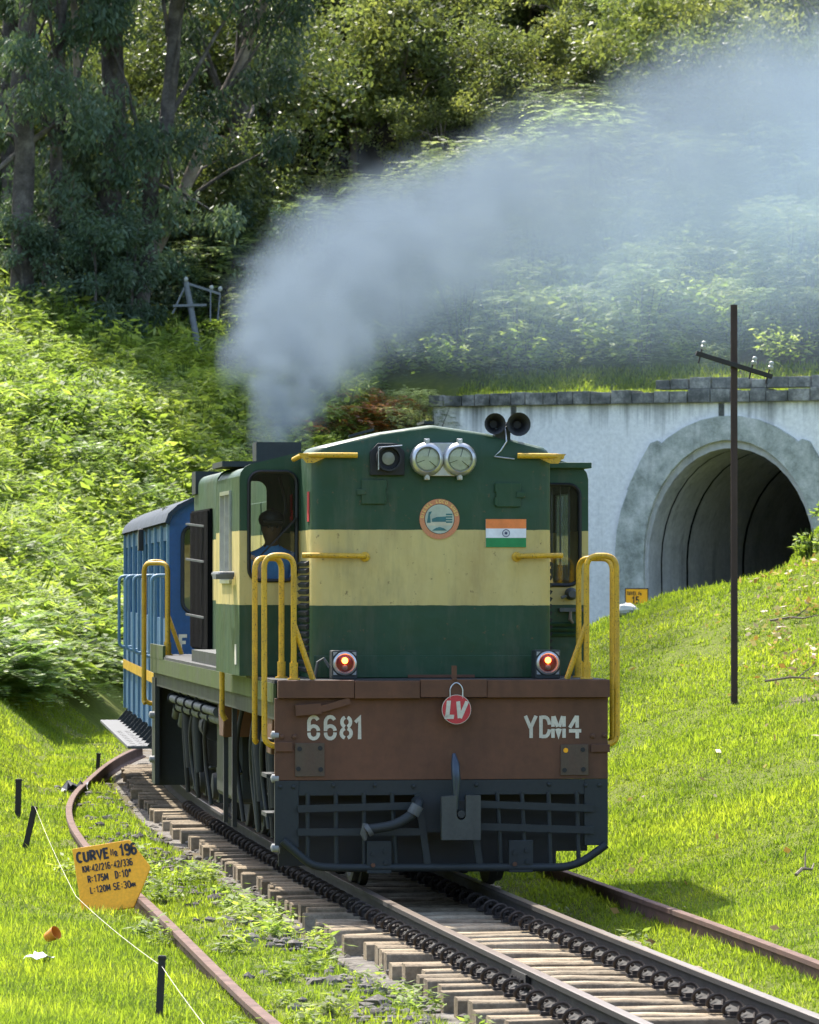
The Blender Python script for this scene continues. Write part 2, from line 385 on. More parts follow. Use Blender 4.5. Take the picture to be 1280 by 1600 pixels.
def ground_mat():
    t=NT('meadow_ground'); g=t.n('NewGeometry'); 
    n1=t.noise(.55,6,.65,vec=g.outputs['Position']); n2=t.noise(7,6,.7,vec=g.outputs['Position'])
    gr=t.ramp(n2,[(.25,(.05,.065,.010)),(.55,(.11,.135,.017)),(.8,(.20,.215,.04))])
    so=t.ramp(n2,[(.3,(.075,.058,.036)),(.7,(.15,.118,.08))])
    col=t.mix(t.ramp(n1,[(.60,(0,0,0)),(.70,(.7,)*3)]),gr,so)
    at=t.n('Attribute',attribute_name='soil'); col=t.mix(at.outputs['Fac'],col,so)
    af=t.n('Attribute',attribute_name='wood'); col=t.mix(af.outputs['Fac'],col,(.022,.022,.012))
    t.principled(col,.95,0,.15,bump=n2,bstr=.6,bdist=.04); return t.m
M['ground']=ground_mat()
# ------------------------------------------------------------------ stroke lettering
def arc(cx,cy,rx,ry,a0,a1,n=8): return [(cx+rx*math.cos(math.radians(a0+(a1-a0)*k/n)),cy+ry*math.sin(math.radians(a0+(a1-a0)*k/n))) for k in range(n+1)]
def glyph(ch):
    A=arc
    G={'0':[A(.3,.5,.26,.46,90,450,16)],'O':[A(.3,.5,.28,.46,90,450,16)],'o':[A(.3,.3,.22,.28,90,450,12)],
     '1':[[(.12,.74),(.34,.96),(.34,.04)]],
     '2':[A(.3,.70,.24,.26,170,-30,8)+[(.06,.05),(.56,.05)]],
     '3':[A(.28,.73,.24,.23,150,-90,8)+A(.28,.27,.26,.23,90,-150,8)],
     '4':[[(.44,.04),(.44,.96),(.05,.30),(.58,.30)]],
     '5':[[(.52,.95),(.12,.95),(.10,.56)]+A(.28,.32,.26,.27,100,-150,8)],
     '6':[A(.30,.70,.24,.26,30,180,6)+A(.30,.30,.25,.26,180,540,14)],
     '7':[[(.05,.95),(.55,.95),(.22,.04)]],
     '8':[A(.3,.73,.22,.22,-90,270,12),A(.3,.27,.26,.24,90,450,12)],
     '9':[A(.30,.30,.24,.26,-150,0,6)+A(.30,.70,.25,.26,0,360,14)],
     'A':[[(.03,.04),(.3,.96),(.57,.04)],[(.12,.35),(.48,.35)]],
     'C':[A(.32,.5,.27,.46,50,310,12)],
     'D':[[(.08,.05),(.08,.95),(.25,.95)]+A(.25,.5,.3,.45,90,-90,8)+[(.08,.05)]],
     'E':[[(.54,.95),(.08,.95),(.08,.05),(.54,.05)],[(.08,.52),(.46,.52)]],
     'F':[[(.54,.95),(.08,.95),(.08,.04)],[(.08,.52),(.46,.52)]],
     'H':[[(.08,.04),(.08,.96)],[(.52,.04),(.52,.96)],[(.08,.5),(.52,.5)]],
     'I':[[(.3,.04),(.3,.96)]],
     'K':[[(.08,.04),(.08,.96)],[(.54,.96),(.1,.45)],[(.24,.60),(.56,.04)]],
     'L':[[(.1,.96),(.1,.05),(.54,.05)]],
     'M':[[(.04,.04),(.06,.96)],[(.06,.96),(.35,.22)],[(.35,.22),(.64,.96)],[(.64,.96),(.66,.04)]],
     'N':[[(.06,.04),(.06,.96),(.52,.04),(.52,.96)]],
     'R':[[(.08,.04),(.08,.95),(.28,.95)]+A(.28,.72,.24,.23,90,-90,8)+[(.08,.49)],[(.28,.49),(.56,.04)]],
     'S':[A(.3,.72,.23,.23,30,260,8)+A(.3,.27,.25,.23,80,-150,8)],
     'T':[[(.03,.95),(.57,.95)],[(.3,.95),(.3,.04)]],
     'U':[[(.06,.96),(.06,.32)]+A(.3,.30,.24,.26,180,360,8)+[(.54,.32),(.54,.96)]],
     'V':[[(.02,.96),(.3,.05),(.58,.96)]],'Y':[[(.03,.96),(.3,.5),(.57,.96)],[(.3,.5),(.3,.04)]],
     ':':[[(.16,.62),(.16,.74)],[(.16,.22),(.16,.34)]],'-':[[(.08,.48),(.42,.48)]],'/':[[(.04,.0),(.40,1.0)]],'\'':[A(.18,.80,.13,.15,90,450,10)],' ':[]}
    return G[ch]
ADV={':':.34,'-':.5,'/':.46,'1':.52,'I':.36,' ':.45,'\'':.4,'M':.74,'o':.62}
def ribbon(mb,pts,w,place):
    pts=[Vector((p[0],p[1])) for p in pts]; n=len(pts); closed=(pts[0]-pts[-1]).length<1e-4
    base=len(mb.v)
    for i in range(n):
        a=pts[i-1] if i>0 else (pts[-2] if closed else pts[0]); b=pts[i]; c=pts[i+1] if i<n-1 else (pts[1] if closed else pts[-1])
        d1=(b-a); d2=(c-b)
        if d1.length<1e-6: d1=d2
        if d2.length<1e-6: d2=d1
        d1=d1.normalized(); d2=d2.normalized(); nn=Vector((-d1.y,d1.x))+Vector((-d2.y,d2.x))
        if nn.length<1e-4: nn=Vector((-d1.y,d1.x))
        nn=nn.normalized(); k=min(2.0,1/max(.3,nn.dot(Vector((-d1.y,d1.x)))))
        for sg in (1,-1):
            q=b+nn*(sg*w/2*k); mb.v.append(tuple(place(q.x,q.y)))
    for i in range(n-1): mb.f.append((base+2*i,base+2*i+1,base+2*i+3,base+2*i+2))
def text_mesh(mb,txt,h,wx,stroke,place,x0=0,y0=0,space=.16,jit=0):
    """lettering of height h starting at (x0,y0); wx = width factor; stroke in metres"""
    x=x0
    for ch in txt:
        sc=1.0
        for st in glyph(ch):
            ribbon(mb,[(x+p[0]*h*wx*sc,y0+p[1]*h*sc) for p in st],stroke,place)
        x+=(ADV.get(ch,.60)+space)*h*wx
    return x
def text_len(txt,h,wx,space=.16): return sum((ADV.get(c,.60)+space)*h*wx for c in txt)
# ------------------------------------------------------------------ ground
def build_ground():
    xs=np.concatenate([-np.geomspace(420,16,22)[:-1],np.linspace(-16,-6,40)[:-1],np.linspace(-6,8,110)[:-1],np.linspace(8,20,44)[:-1],np.geomspace(20,420,22)])
    ys=np.concatenate([np.linspace(-80,18,12)[:-1],np.linspace(18,66,220)[:-1],np.linspace(66,112,100)[:-1],np.linspace(112,124,60)[:-1],np.linspace(124,160,50)[:-1],np.geomspace(160,700,18)])
    X,Y=np.meshgrid(xs,ys); Z=gh(X,Y); ny,nx=X.shape
    V=np.stack([X,Y,Z],-1).reshape(-1,3)
    i=np.arange(ny-1)[:,None]*nx+np.arange(nx-1)[None]; i=i.ravel()
    Q=np.stack([i,i+1,i+nx+1,i+nx],1)
    c=V[Q].mean(1); ss,q=wall_sq(c[:,0],c[:,1])
    zz=V[Q][:,:,2]; keep=~((abs(ss)<3.6)&(abs(q)<1.2)&(zz.max(1)-zz.min(1)>.8))
    me=np_mesh('ground',V,Q[keep],mat=M['ground'],smooth=True)
    lat=(V[:,0]-xt(V[:,1]))/np.sqrt(1+mt(V[:,1])**2); y=V[:,1]
    soil=sst(1.25,1.0,abs(lat))+.55*sst(.25,.7,vnoise(V[:,0]*2.2,y*1.4,4))*sst(2.5,1.3,abs(lat+.6))
    bare=vnoise(V[:,0]*.9,y*.55,13)+.5*vnoise(V[:,0]*2.7,y*1.9,14); soil=np.maximum(soil,.75*sst(.7,.9,bare)*sst(75,60,y))
    ss,q=wall_sq(V[:,0],V[:,1])
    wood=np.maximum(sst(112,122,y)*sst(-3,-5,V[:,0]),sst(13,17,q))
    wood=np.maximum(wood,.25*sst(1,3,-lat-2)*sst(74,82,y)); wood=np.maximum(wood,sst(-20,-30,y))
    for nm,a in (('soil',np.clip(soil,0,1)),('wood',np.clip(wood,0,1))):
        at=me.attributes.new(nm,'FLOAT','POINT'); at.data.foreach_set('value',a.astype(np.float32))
    tag(link('ground',me),kind='structure')
build_ground()
# ------------------------------------------------------------------ railway track
def track_pt(s_y,lat,z):
    m=float(mt(s_y)); n=math.sqrt(1+m*m); return (float(xt(s_y))+lat/n, s_y-lat*m/n, z)
RAIL=[(-.066,-.165),(.066,-.165),(.066,-.153),(.014,-.130),(.010,-.045),(.033,-.036),(.033,-.004),(.027,0),(-.027,0),(-.033,-.004),(-.033,-.036),(-.010,-.045),(-.014,-.130),(-.066,-.153)]
def rail_mesh(name,pts,prof=RAIL,web=None,head=None):
    mb=MB(); n=len(prof)
    for i,p in enumerate(pts):
        a=Vector(pts[max(i-1,0)]);b=Vector(pts[min(i+1,len(pts)-1)]);d=(b-a); d.z=0; d.normalize(); sd=Vector((d.y,-d.x,0))
        for (u,w) in prof: q=Vector(p)+sd*u; mb.v.append((q.x,q.y,p[2]+w))
    for i in range(len(pts)-1):
        for k in range(n): k2=(k+1)%n; mb.f.append((i*n+k,i*n+k2,(i+1)*n+k2,(i+1)*n+k))
    mb.f.append(tuple(range(n))); mb.f.append(tuple((len(pts)-1)*n+k for k in reversed(range(n))))
    me=mb.mesh(name,web); me.materials.append(head)
    for p in me.polygons:
        if p.normal.z>.5 and all(me.vertices[v].co.z>pts[0][2]-.02 for v in p.vertices): p.material_index=1
    return me
tm=MB(); ysT=np.linspace(14,112,140)
for yv in ysT:
    for lat,z in ((-1.5,-.42),(-1.05,-.30),(1.05,-.30),(1.5,-.42)): tm.v.append(track_pt(yv,lat,z))
for i in range(len(ysT)-1):
    for k in range(3): tm.f.append((4*i+k,4*i+k+1,4*i+k+5,4*i+k+4))
track=tag(tm.build('railway_track',M['stone']),label='metre gauge railway track curving under the train',kind='structure')
for lat in (-.505,.505):
    link('rail',rail_mesh('rail',[track_pt(y,lat,0) for y in np.linspace(15,112,120)],web=M['railweb'],head=M['railhead']),track)
def sleeper_mesh(sd):
    r=random.Random(sd); mb=MB(); nx=5
    out=[]
    for i in range(nx):
        x=-.92+1.84*i/(nx-1)+(r.uniform(-.04,.04) if i in(0,nx-1) else 0); w=.078+r.uniform(-.010,.008); t=r.uniform(-.012,.006)
        for (yy,zz) in ((-w,-.36),(-w-.004,-.183+t),(-w+.014,-.168+t),(w-.014,-.168+t),(w+.004,-.183+t),(w,-.36)): mb.v.append((x,yy+r.uniform(-.006,.006),zz))
    for i in range(nx-1):
        for k in range(6): k2=(k+1)%6; mb.f.append((6*i+k,6*i+k2,6*i+6+k2,6*i+6+k))
    mb.f.append(tuple(range(6))); mb.f.append(tuple(6*(nx-1)+k for k in reversed(range(6))))
    return mb.mesh('sleeper',M['sleeper'],50)
SLM=[sleeper_mesh(k) for k in range(6)]
clip=MB()
for dz,rr in ((0,.05),):
    pts=[(.0+.055*math.cos(a),.018*math.sin(a*2)+(a-3.1)*.018,-.108+.046*math.sin(a)) for a in np.linspace(-.3,6.3,13)]
    clip.tube(pts,.0125,6)
clip.box(-.05,.05,-.04,.04,-.168,-.150); clip.box(-.02,.04,-.018,.018,-.152,-.125)
CLM=clip.mesh('rail_clip',M['clip'],50)
yv=22.5; k=0; nclip=0
while yv<66:
    m=float(mt(yv)); ang=-math.atan(m)*-1
    p=track_pt(yv,random.uniform(-.05,.05),random.uniform(-.012,.008))
    rz=math.atan(-m)+random.uniform(-.02,.02)
    link('sleeper',random.choice(SLM),track,p,(random.uniform(-.02,.02),random.uniform(-.006,.006),rz+(math.pi if random.random()<.5 else 0)))
    if yv<56:
        for lat in (-.61,-.40,.40,.61):
            if nclip<298:
                q=track_pt(yv+random.uniform(-.02,.02),lat,0); link('rail_clip',CLM,track,q,(0,0,math.atan(-m)+(0 if lat in(-.61,.40) else math.pi))); nclip+=1
    yv+=.415*math.cos(math.atan(m)); k+=1
jm=MB()
for yj in (29.6,):
    for u in (-.03,.03): a=track_pt(yj-.25,-.505+u,-.07); b=track_pt(yj+.25,-.505+u,-.07); jm.bar(a,b,.03,.08)
    for dy in (-.17,-.06,.06,.17): a=track_pt(yj+dy,-.505-.065,-.07); b=track_pt(yj+dy,-.505+.065,-.07); jm.cyl(a,b,.016,n=6)
jm.build('fish_plate',M['railweb'],track)
def loose_rail(name,pts,label):
    P=[]; 
    for i in range(len(pts)-1):
        for t in np.linspace(0,1,8,endpoint=False): pass
    yy=np.array([p[1] for p in pts]); xx=np.array([p[0] for p in pts])
    ys=np.linspace(yy[0],yy[-1],60)
    # smooth monotone sampling
    xs=np.interp(ys,yy,xx); kk=np.ones(7)/7; xp=np.concatenate([2*xs[0]-xs[3:0:-1],xs,2*xs[-1]-xs[-2:-5:-1]]); xs=np.convolve(xp,kk,'valid')
    P=[(float(x),float(y),-.05+.015*math.sin(y*.4)) for x,y in zip(xs,ys)]
    o=link(name,rail_mesh(name,P,web=M['rust'],head=M['rust'])); return tag(o,label,'rail')
loose_rail('loose_rail',[(-.38,24),(-.65,25.7),(-1.93,35.7),(-2.85,43),(-3.5,49),(-3.82,54.5),(-3.98,61),(-3.99,65),(-3.9,70)],'long rusty bent rail lying in the grass behind the orange sign')
loose_rail('loose_rail',[(3.3,25.5),(2.62,30.5),(1.76,36.4),(1.37,39.6),(.75,44.5),(.1,50)],'rusty rail lying at the foot of the green bank right of the track')
# ------------------------------------------------------------------ tunnel portal
tun=empty('tunnel_portal',(P0[0],P0[1],0),-PA,'whitewashed tunnel portal wall with grey concrete arch and stone coping','tunnel')
def horseshoe(w,top,spring,bot,n=20,flare=.12):
    pts=[(-w+flare,bot),(-w+.02,spring*.45)]
    pts+=[(w*math.cos(math.radians(a)),spring+(top-spring)*math.sin(math.radians(a))) for a in np.linspace(180,0,n)]
    return pts+[(w-.02,spring*.45),(w-flare,bot)]
opening=horseshoe(2.2,5.72,2.9,-.5)
XC=.1
op=[(x+XC,z) for x,z in opening]
outl=[(-7.7,-.6)]+[op[0]]+op[1:-1]+[op[-1]]+[(16,-.6),(16,6.62),(-7.7,6.62)]
outl[1]=(op[0][0],-.6); outl[len(op)]=(op[-1][0],-.6)
panel('wall',outl,[],.9,lambda u,w,t:(u,t,w),M['whitewash'],tun)
rng_o=[(x+XC,z) for x,z in horseshoe(2.93,6.3,3.0,-.55)]
# shoulders on the arch ring
ringo=list(rng_o)
ring_out=ringo+list(reversed(op))
mbR=MB(); n=len(op)
for pts,y in ((ringo,-.11),(op,-.11),(op,.02),(ringo,.02)):
    mbR.v+=[(p[0],y,p[1]) for p in pts]
for k in range(4):
    a=k*n; b=((k+1)%4)*n
    for i in range(n-1): mbR.f.append((a+i,a+i+1,b+i+1,b+i))
mbR.build('arch_ring',M['ring'],tun,40)
for sx in (-1,1):
    mb=MB(); mb.prism([(sx*1.55+XC,5.5),(sx*1.84+XC,5.72),(sx*2.02+XC,5.66),(sx*2.30+XC,5.2),(sx*2.62+XC,4.55),(sx*2.3+XC,4.3)],-.105,.0); mb.build('arch_shoulder',M['ring'],tun)
def lining_ring(y0,y1,s,end):
    mb=MB(); pts=[(x*s+XC,z if z<0 else z*s+(1-s)*.2) for x,z in opening]; pts2=[(x*(s-.02)+XC,z if z<0 else z*(s-.02)+(1.02-s)*.2) for x,z in opening]
    pts3=[(x*1.12+XC,z*1.12) for x,z in opening]
    n=len(pts); mb.v=[(p[0],y0,p[1]) for p in pts3]+[(p[0],y0,p[1]) for p in pts]+[(p[0],y1,p[1]) for p in pts]+[(p[0],y1,p[1]) for p in pts3]
    for r in ((0,1) if y0<.5 else (1,)):
        for i in range(n-1): mb.f.append((r*n+i,r*n+i+1,r*n+n+i+1,r*n+n+i))
    if end: mb.f.append(tuple(2*n+i for i in range(n)))
    mb.build('lining_ring',M['lining'],tun,40)
for y0,y1,s in ((.03,.86,.965),(.86,2.6,.965),(2.6,6.6,.965),(6.6,13,.965),(13,30,.965)): lining_ring(y0,y1,s,y1>=30)
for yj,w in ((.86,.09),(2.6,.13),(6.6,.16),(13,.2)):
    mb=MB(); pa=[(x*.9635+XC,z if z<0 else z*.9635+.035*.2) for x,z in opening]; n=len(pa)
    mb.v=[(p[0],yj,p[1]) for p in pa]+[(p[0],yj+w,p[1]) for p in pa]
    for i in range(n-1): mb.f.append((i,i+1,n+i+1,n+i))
    mb.build('joint_shade_band',M['mattblack'],tun,40)  # thin black bands paint in the step shade between lining rings
tb=MB(); tb.box(-2.6,2.8,.95,30,-.45,-.2); tb.build('tunnel_floor',M['stone'],tun)
r=random.Random(3); x=-7.75
while x<15.5:
    w=r.uniform(.34,.6); hi=x>-2.1
    mb=MB(); mb.box(x+.012,x+w-.012,-.14-r.uniform(0,.03),.75,6.62+.004,6.92+r.uniform(-.05,.03)); mb.build('coping_stone',M['coping'],tun,bevel=.012)
    if hi and x<12:
        mb=MB(); mb.box(x+.02+r.uniform(-.01,.02),x+w-.012,-.10,.5,6.955,7.20+r.uniform(-.05,.03)); mb.build('parapet_stone',M['coping'],tun,bevel=.015)
    x+=w
for xx in (-5.6,-.2,4.3):
    mb=MB(); mb.box(xx,xx+.14,-.02,.0,6.2,6.60); mb.build('drain_stain_strip',M['coping'],tun)
# ------------------------------------------------------------------ locomotive (local x right, y back, z up; front beam at y=0)
LOCO_RZ=math.atan(.129)
loco=empty('diesel_locomotive',(.2527,36.8,0),LOCO_RZ,'green and cream diesel locomotive with brown front beam heading the train','locomotive')
def fx(p): return (p-691.5)/203.8          # photo measure on the front beam to metres
def fz(p): return 2.38-(p-905)/203.8
def hx(p): return (p-678.5)/200.5          # the same on the hood front
def hz(p): return 2.38-(p-905)/200.5
# front beam
mb=MB(); mb.box(-1.29,1.285,0,.05,.845,1.47); beam=mb.build('buffer_beam',M['brown'],loco,bevel=.004)
fl=[(fx(432),fx(552),0,.0),(fx(552),fx(655),-.004,.004),(fx(655),fx(760),.004,.012),(fx(760),fx(955),0,-.003)]
for a,b,dz,dy in fl:
    mb=MB(); mb.obox(((a+b)/2,-.025-dy,1.54+dz),(b-a-.004,.07,.135),(0,0,dy*.8)); mb.build('beam_flange',M['brown'],beam,bevel=.004)
mb=MB(); mb.bar((fx(460),-.035,fz(1109)),(fx(500),-.03,fz(1106)),.05,.082,(0,0,1)); mb.bar((fx(500),-.03,fz(1107)),(fx(545),-.03,fz(1094)),.04,.05,(0,0,1)); mb.build('bent_bracket',M['brown'],beam)
for sx,(a,b,c,d) in ((-1,(460,506,1160,1212)),(1,(878,922,1164,1212))):
    mb=MB(); mb.box(fx(a),fx(b),-.012,0,fz(d),fz(c)); pl=mb.build('mounting_plate',M['plate'],beam,bevel=.003)
    for (px,py) in (((467,1169),(499,1168),(465,1200),(500,1201)) if sx<0 else ((886,1173),(913,1172),(884,1204),(914,1203))):
        mb=MB(); mb.cyl((fx(px),-.016,fz(py)),(fx(px),-.004,fz(py)),.019,n=10)
        mb.build('bolt_hole',M['signyellow'] if (px,py)==(886,1173) else M['rubber'],pl)  # yellow disc paints lit grass showing through one hole; the others are black
for (px,py) in ((439,1150),(459,1150),(929,1151),(948,1150)):
    mb=MB(); mb.lathe([(.020,0),(.018,.012),(.008,.018)],(fx(px),0,fz(py)),(0,-1,0),10); mb.build('rivet',M['brown'],beam,40)
for a,b,c,d in ((429,456,1158,1173),(926,956,1164,1176)):
    mb=MB(); mb.box(fx(a),fx(b),-.02,.0,fz(d),fz(c)); mb.build('rail_bracket',M['brown'],beam,bevel=.003)
# stencilled numbers
ST={'6':[arc(.30,.72,.22,.23,25,180,7)+[(.08,.36)],arc(.30,.37,.22,.20,150,0,8),arc(.30,.27,.22,.22,172,368,9)],
    '8':[arc(.29,.73,.19,.20,105,255,7),arc(.31,.73,.19,.20,75,-75,7),arc(.29,.27,.22,.20,105,255,7),arc(.31,.27,.22,.20,75,-75,7)],
    '1':[[(.16,.72),(.36,.90),(.36,.02)]],'Y':[[(.04,.96),(.28,.46)],[(.54,.96),(.31,.50),(.31,.04)]],
    'D':[[(.12,.04),(.12,.96)],[(.14,.90),(.30,.90)]+arc(.30,.56,.22,.34,85,5,5),arc(.30,.44,.22,.34,-8,-85,5)+[(.14,.10)]],
    'M':[[(.06,.50),(.06,.94)],[(.10,.94),(.28,.50)],[(.52,.94),(.36,.50)],[(.58,.50),(.58,.94)],[(.06,.04),(.06,.42)],[(.58,.04),(.58,.42)],[(.24,.42),(.32,.12),(.40,.42)]],
    '4':[[(.40,.94),(.08,.46)],[(.43,.96),(.43,.46)],[(.04,.33),(.62,.33)],[(.43,.34),(.43,.02)]]}
def stencil(ch,x,z,h,w,name='stencil_character'):
    mb=MB()
    for i,st in enumerate(ST[ch]): ribbon(mb,[(x+p[0]*w,z+p[1]*h) for p in st],.027,lambda u,v,i=i:(u,-.004-.0003*i,v))
    mb.build(name,M['white'],beam)
for ch,px in zip('6681',(479,505,530,549)): stencil(ch,fx(px),fz(1155),.185,.165)
for ch,px in zip('YDM4',(821,843,864,890)): stencil(ch,fx(px),fz(1155),.185,.165)
# lower grille
gr=M['grille']
mb=MB(); mb.box(-1.29,fx(466),.0,.05,fz(1322),.843); mb.box(fx(916),1.285,.0,.05,fz(1322),.843); mb.box(fx(466),fx(916),.004,.05,fz(1242),.843); grille=mb.build('cowcatcher',gr,loco,bevel=.004)
mb=MB(); mb.box(fx(440),fx(880),.28,.31,fz(1354),fz(1226)); mb.box(fx(880),fx(930),.28,.31,fz(1334),fz(1226)); mb.build('backing_plate',M['rubber'],grille)
for a,b,za,zb in ((464,655,1262,1258),(464,662,1298,1299),(742,930,1256,1264),(742,930,1291,1298)):
    mb=MB(); mb.bar((fx(a),-.02,fz(za)),(fx(b),-.02,fz(zb)),.012,.055); mb.build('grille_bar',gr,grille)
for px,t in ((480,0),(524,1),(568,1),(612,6),(778,6),(817,5),(859,3),(904,3)):
    mb=MB(); mb.cyl((fx(px),.005,fz(1238)),(fx(px+t),.005,fz(1352)),.017,n=8); mb.build('grille_rod',gr,grille,40)
for a,b in ((652,668),(734,750)):
    mb=MB(); mb.bar((fx(a),-.01,fz(1240)),(fx(b),-.01,fz(1352)),.05,.03,(0,1,0)); mb.build('grille_post',gr,grille)
mb=MB(); mb.box(fx(655),fx(742),.0,.04,fz(1300),fz(1236)); mb.build('coupler_backing',gr,grille)
pts=fillet([(fx(440),-.02,fz(1311)),(fx(486),-.02,fz(1351)),(fx(520),-.02,fz(1354)),(fx(900),-.02,fz(1356)),(fx(950),-.02,fz(1321))],.16,6)
mb=MB(); mb.tube(pts,.031,10); mb.build('guard_tube',gr,grille,50)
for a,b in ((572,610),(795,833)):
    mb=MB(); mb.box(fx(a),fx(b),-.045,.0,fz(1363),fz(1313)); g=mb.build('guard_bracket',gr,grille,bevel=.004)
    for i,(px,py) in enumerate(((a+9,1332),(a+9,1350),(b-10,1328),(b-9,1346))):
        mb=MB(); mb.cyl((fx(px),-.062,fz(py)),(fx(px),-.044,fz(py)),.018,n=6); mb.build('bolt',M['brown'] if i==1 else gr,g)
for px,py in ((437,1228),(458,1228),(520,1226),(585,1226),(646,1228),(745,1226),(860,1226),(918,1228),(940,1228)):
    mb=MB(); mb.lathe([(.017,0),(.014,.012),(.005,.016)],(fx(px),.0,fz(py)),(0,-1,0),8); mb.build('bolt',gr,grille,40)
# coupler
out=[(fx(685),fz(1310)),(fx(746),fz(1310)),(fx(746),fz(1241)),(fx(723),fz(1241)),(fx(723),fz(1262)),(fx(722.5),fz(1274))]
out+=[(fx(715.5)+.035*math.cos(math.radians(a)),fz(1272)+.035*math.sin(math.radians(a))) for a in range(0,-181,-30)]
out+=[(fx(708),fz(1262)),(fx(708),fz(1241)),(fx(685),fz(1243))]
M['couplerplate']=paint('coupler_plate_paint',(.062,.068,.058),.6,(.04,.035,.03),.6,4)
mb=MB(); mb.prism(out,-.20,-.13); cp=mb.build('coupler_head',M['couplerplate'],loco,bevel=.004)
mb=MB(); mb.box(fx(690),fx(741),-.13,.02,fz(1305),fz(1250)); mb.build('coupler_shank',M['black'],cp)
mb=MB(); mb.tube([(fx(708),-.16,fz(1262)),(fx(708),-.17,fz(1240)),(fx(708),-.175,fz(1215)),(fx(707),-.16,fz(1192)),(fx(706),-.12,fz(1177))],[.026,.026,.036,.034,.014],10)
M['bluesteel']=flat('blued_steel',(.05,.065,.085),.35,.5); mb.build('coupler_hook',M['bluesteel'],cp,60)
mb=MB(); mb.cyl((fx(716),-.19,fz(1270)),(fx(716),-.12,fz(1270)),.03,n=10); mb.build('coupler_pin',M['black'],cp)
# brake hose
mb=MB(); mb.tube(fillet([(fx(650),.02,fz(1252)),(fx(652),-.12,fz(1252)),(fx(643),-.17,fz(1268)),(fx(612),-.19,fz(1287)),(fx(572),-.17,fz(1293))],.08,5),.038,10); ho=mb.build('brake_hose',M['grille'],loco,60)
for (a,b) in (((574,1292),(568,1296)),((648,1256),(640,1270))):
    mb=MB(); mb.tube([(fx(a[0]),-.172,fz(a[1])),(fx(b[0]),-.172,fz(b[1]))],.05,10); mb.build('hose_clamp',M['pipe'],ho,50)
mb=MB(); mb.tube([(fx(566),-.17,fz(1284)),(fx(564),-.17,fz(1300)),(fx(566),-.17,fz(1310))],[.022,.03,.012],8); mb.build('hose_coupling',M['pipe'],ho,50)
# deck and frame
mb=MB(); mb.box(-1.29,1.285,.05,12.7,1.585,1.61); mb.build('deck',M['greygrime'],loco)
for sx in (-1,1):
    mb=MB(); mb.box(sx*1.285-.012,sx*1.285+.012,.06,12.7,1.435,1.583); mb.box(sx*1.285-.014,sx*1.285+.014,11.0,12.7,1.583,1.72); mb.build('side_sill',M['sill'],loco)
mb=MB(); mb.box(-1.27,1.27,.06,12.6,1.30,1.44); mb.box(-.5,.5,.06,12.6,1.0,1.3); mb.build('underframe',M['black'],loco)
# hood
def hoodline(w,shoulder,peak,z0,r=.10):
    pts=[(-w,z0),(-w,shoulder-r)]
    pts+=[(-w+r-r*math.cos(math.radians(a)),shoulder-r+r*math.sin(math.radians(a))) for a in (20,40,60,80)]
    pts+=[(-w*.45,shoulder+(peak-shoulder)*.63),(-.02,peak),(.02,peak),(w*.45,shoulder+(peak-shoulder)*.63)]
    pts+=[(w-r+r*math.cos(math.radians(a)),shoulder-r+r*math.sin(math.radians(a))) for a in (80,60,40,20)]
    return pts+[(w,shoulder-r),(w,z0)]
def hood(name,y0,y1,w,rv):
    o=hoodline(w,hz(696),hz(664),1.612)
    inset=[(0,rv),(rv*.3,rv*.3),(rv,0)] if rv else [(0,0)]
    rings=[]
    if rv:
        for dy,dx in ((0,rv),(rv*.13,rv*.5),(rv*.5,rv*.13),(rv,0)):
            rings.append([(x*(1-dx/w),y0+dy,z-(dx*.25 if z>3 else 0)) for x,z in o])
    else: rings.append([(x,y0,z) for x,z in o])
    rings.append([(x,y1,z) for x,z in o])
    mb=MB(); n=len(o)
    for r_ in rings: mb.v+=r_
    for k in range(len(rings)-1):
        for i in range(n): mb.f.append((k*n+i,k*n+(i+1)%n,(k+1)*n+(i+1)%n,(k+1)*n+i))
    mb.f.append(tuple(range(n))); mb.f.append(tuple((len(rings)-1)*n+i for i in range(n)))
    return mb.build(name,M['loco'],loco,35)
HY=.60
short=hood('short_hood',HY,1.42,.945,.10)
longh=hood('long_hood',3.52,12.35,.875,0)
mb=MB(); mb.box(-.93,.93,HY-.012,HY,1.615,hz(1024)); mb.build('kick_strip',M['loco'],short,bevel=.004)
mb=MB(); mb.box(hx(640),hx(745),HY-.03,HY-.012,1.615,hz(1054)); mb.build('step_tread',M['brown'],short)
# hood doors
for a,b,c,d,lx in ((567,605,750,788,-1),(779,818,754,792,1)):
    mb=MB(); mb.box(hx(a),hx(b),HY-.022,HY,hz(d),hz(c)); dr=mb.build('access_door',M['loco'],short,bevel=.005)
    xl=hx(a) if lx<0 else hx(b)
    mb=MB(); mb.box(xl-.035,xl+.035,HY-.034,HY-.02,hz((c+d)/2)-.022,hz((c+d)/2)+.022); mb.build('latch',M['loco'],dr,bevel=.003)
    xr=hx(b) if lx<0 else hx(a)
    for zz in (c+8,d-9):
        mb=MB(); mb.cyl((xr,HY-.014,hz(zz)-.03),(xr,HY-.014,hz(zz)+.03),.012,n=8); mb.build('hinge',M['loco'],dr)
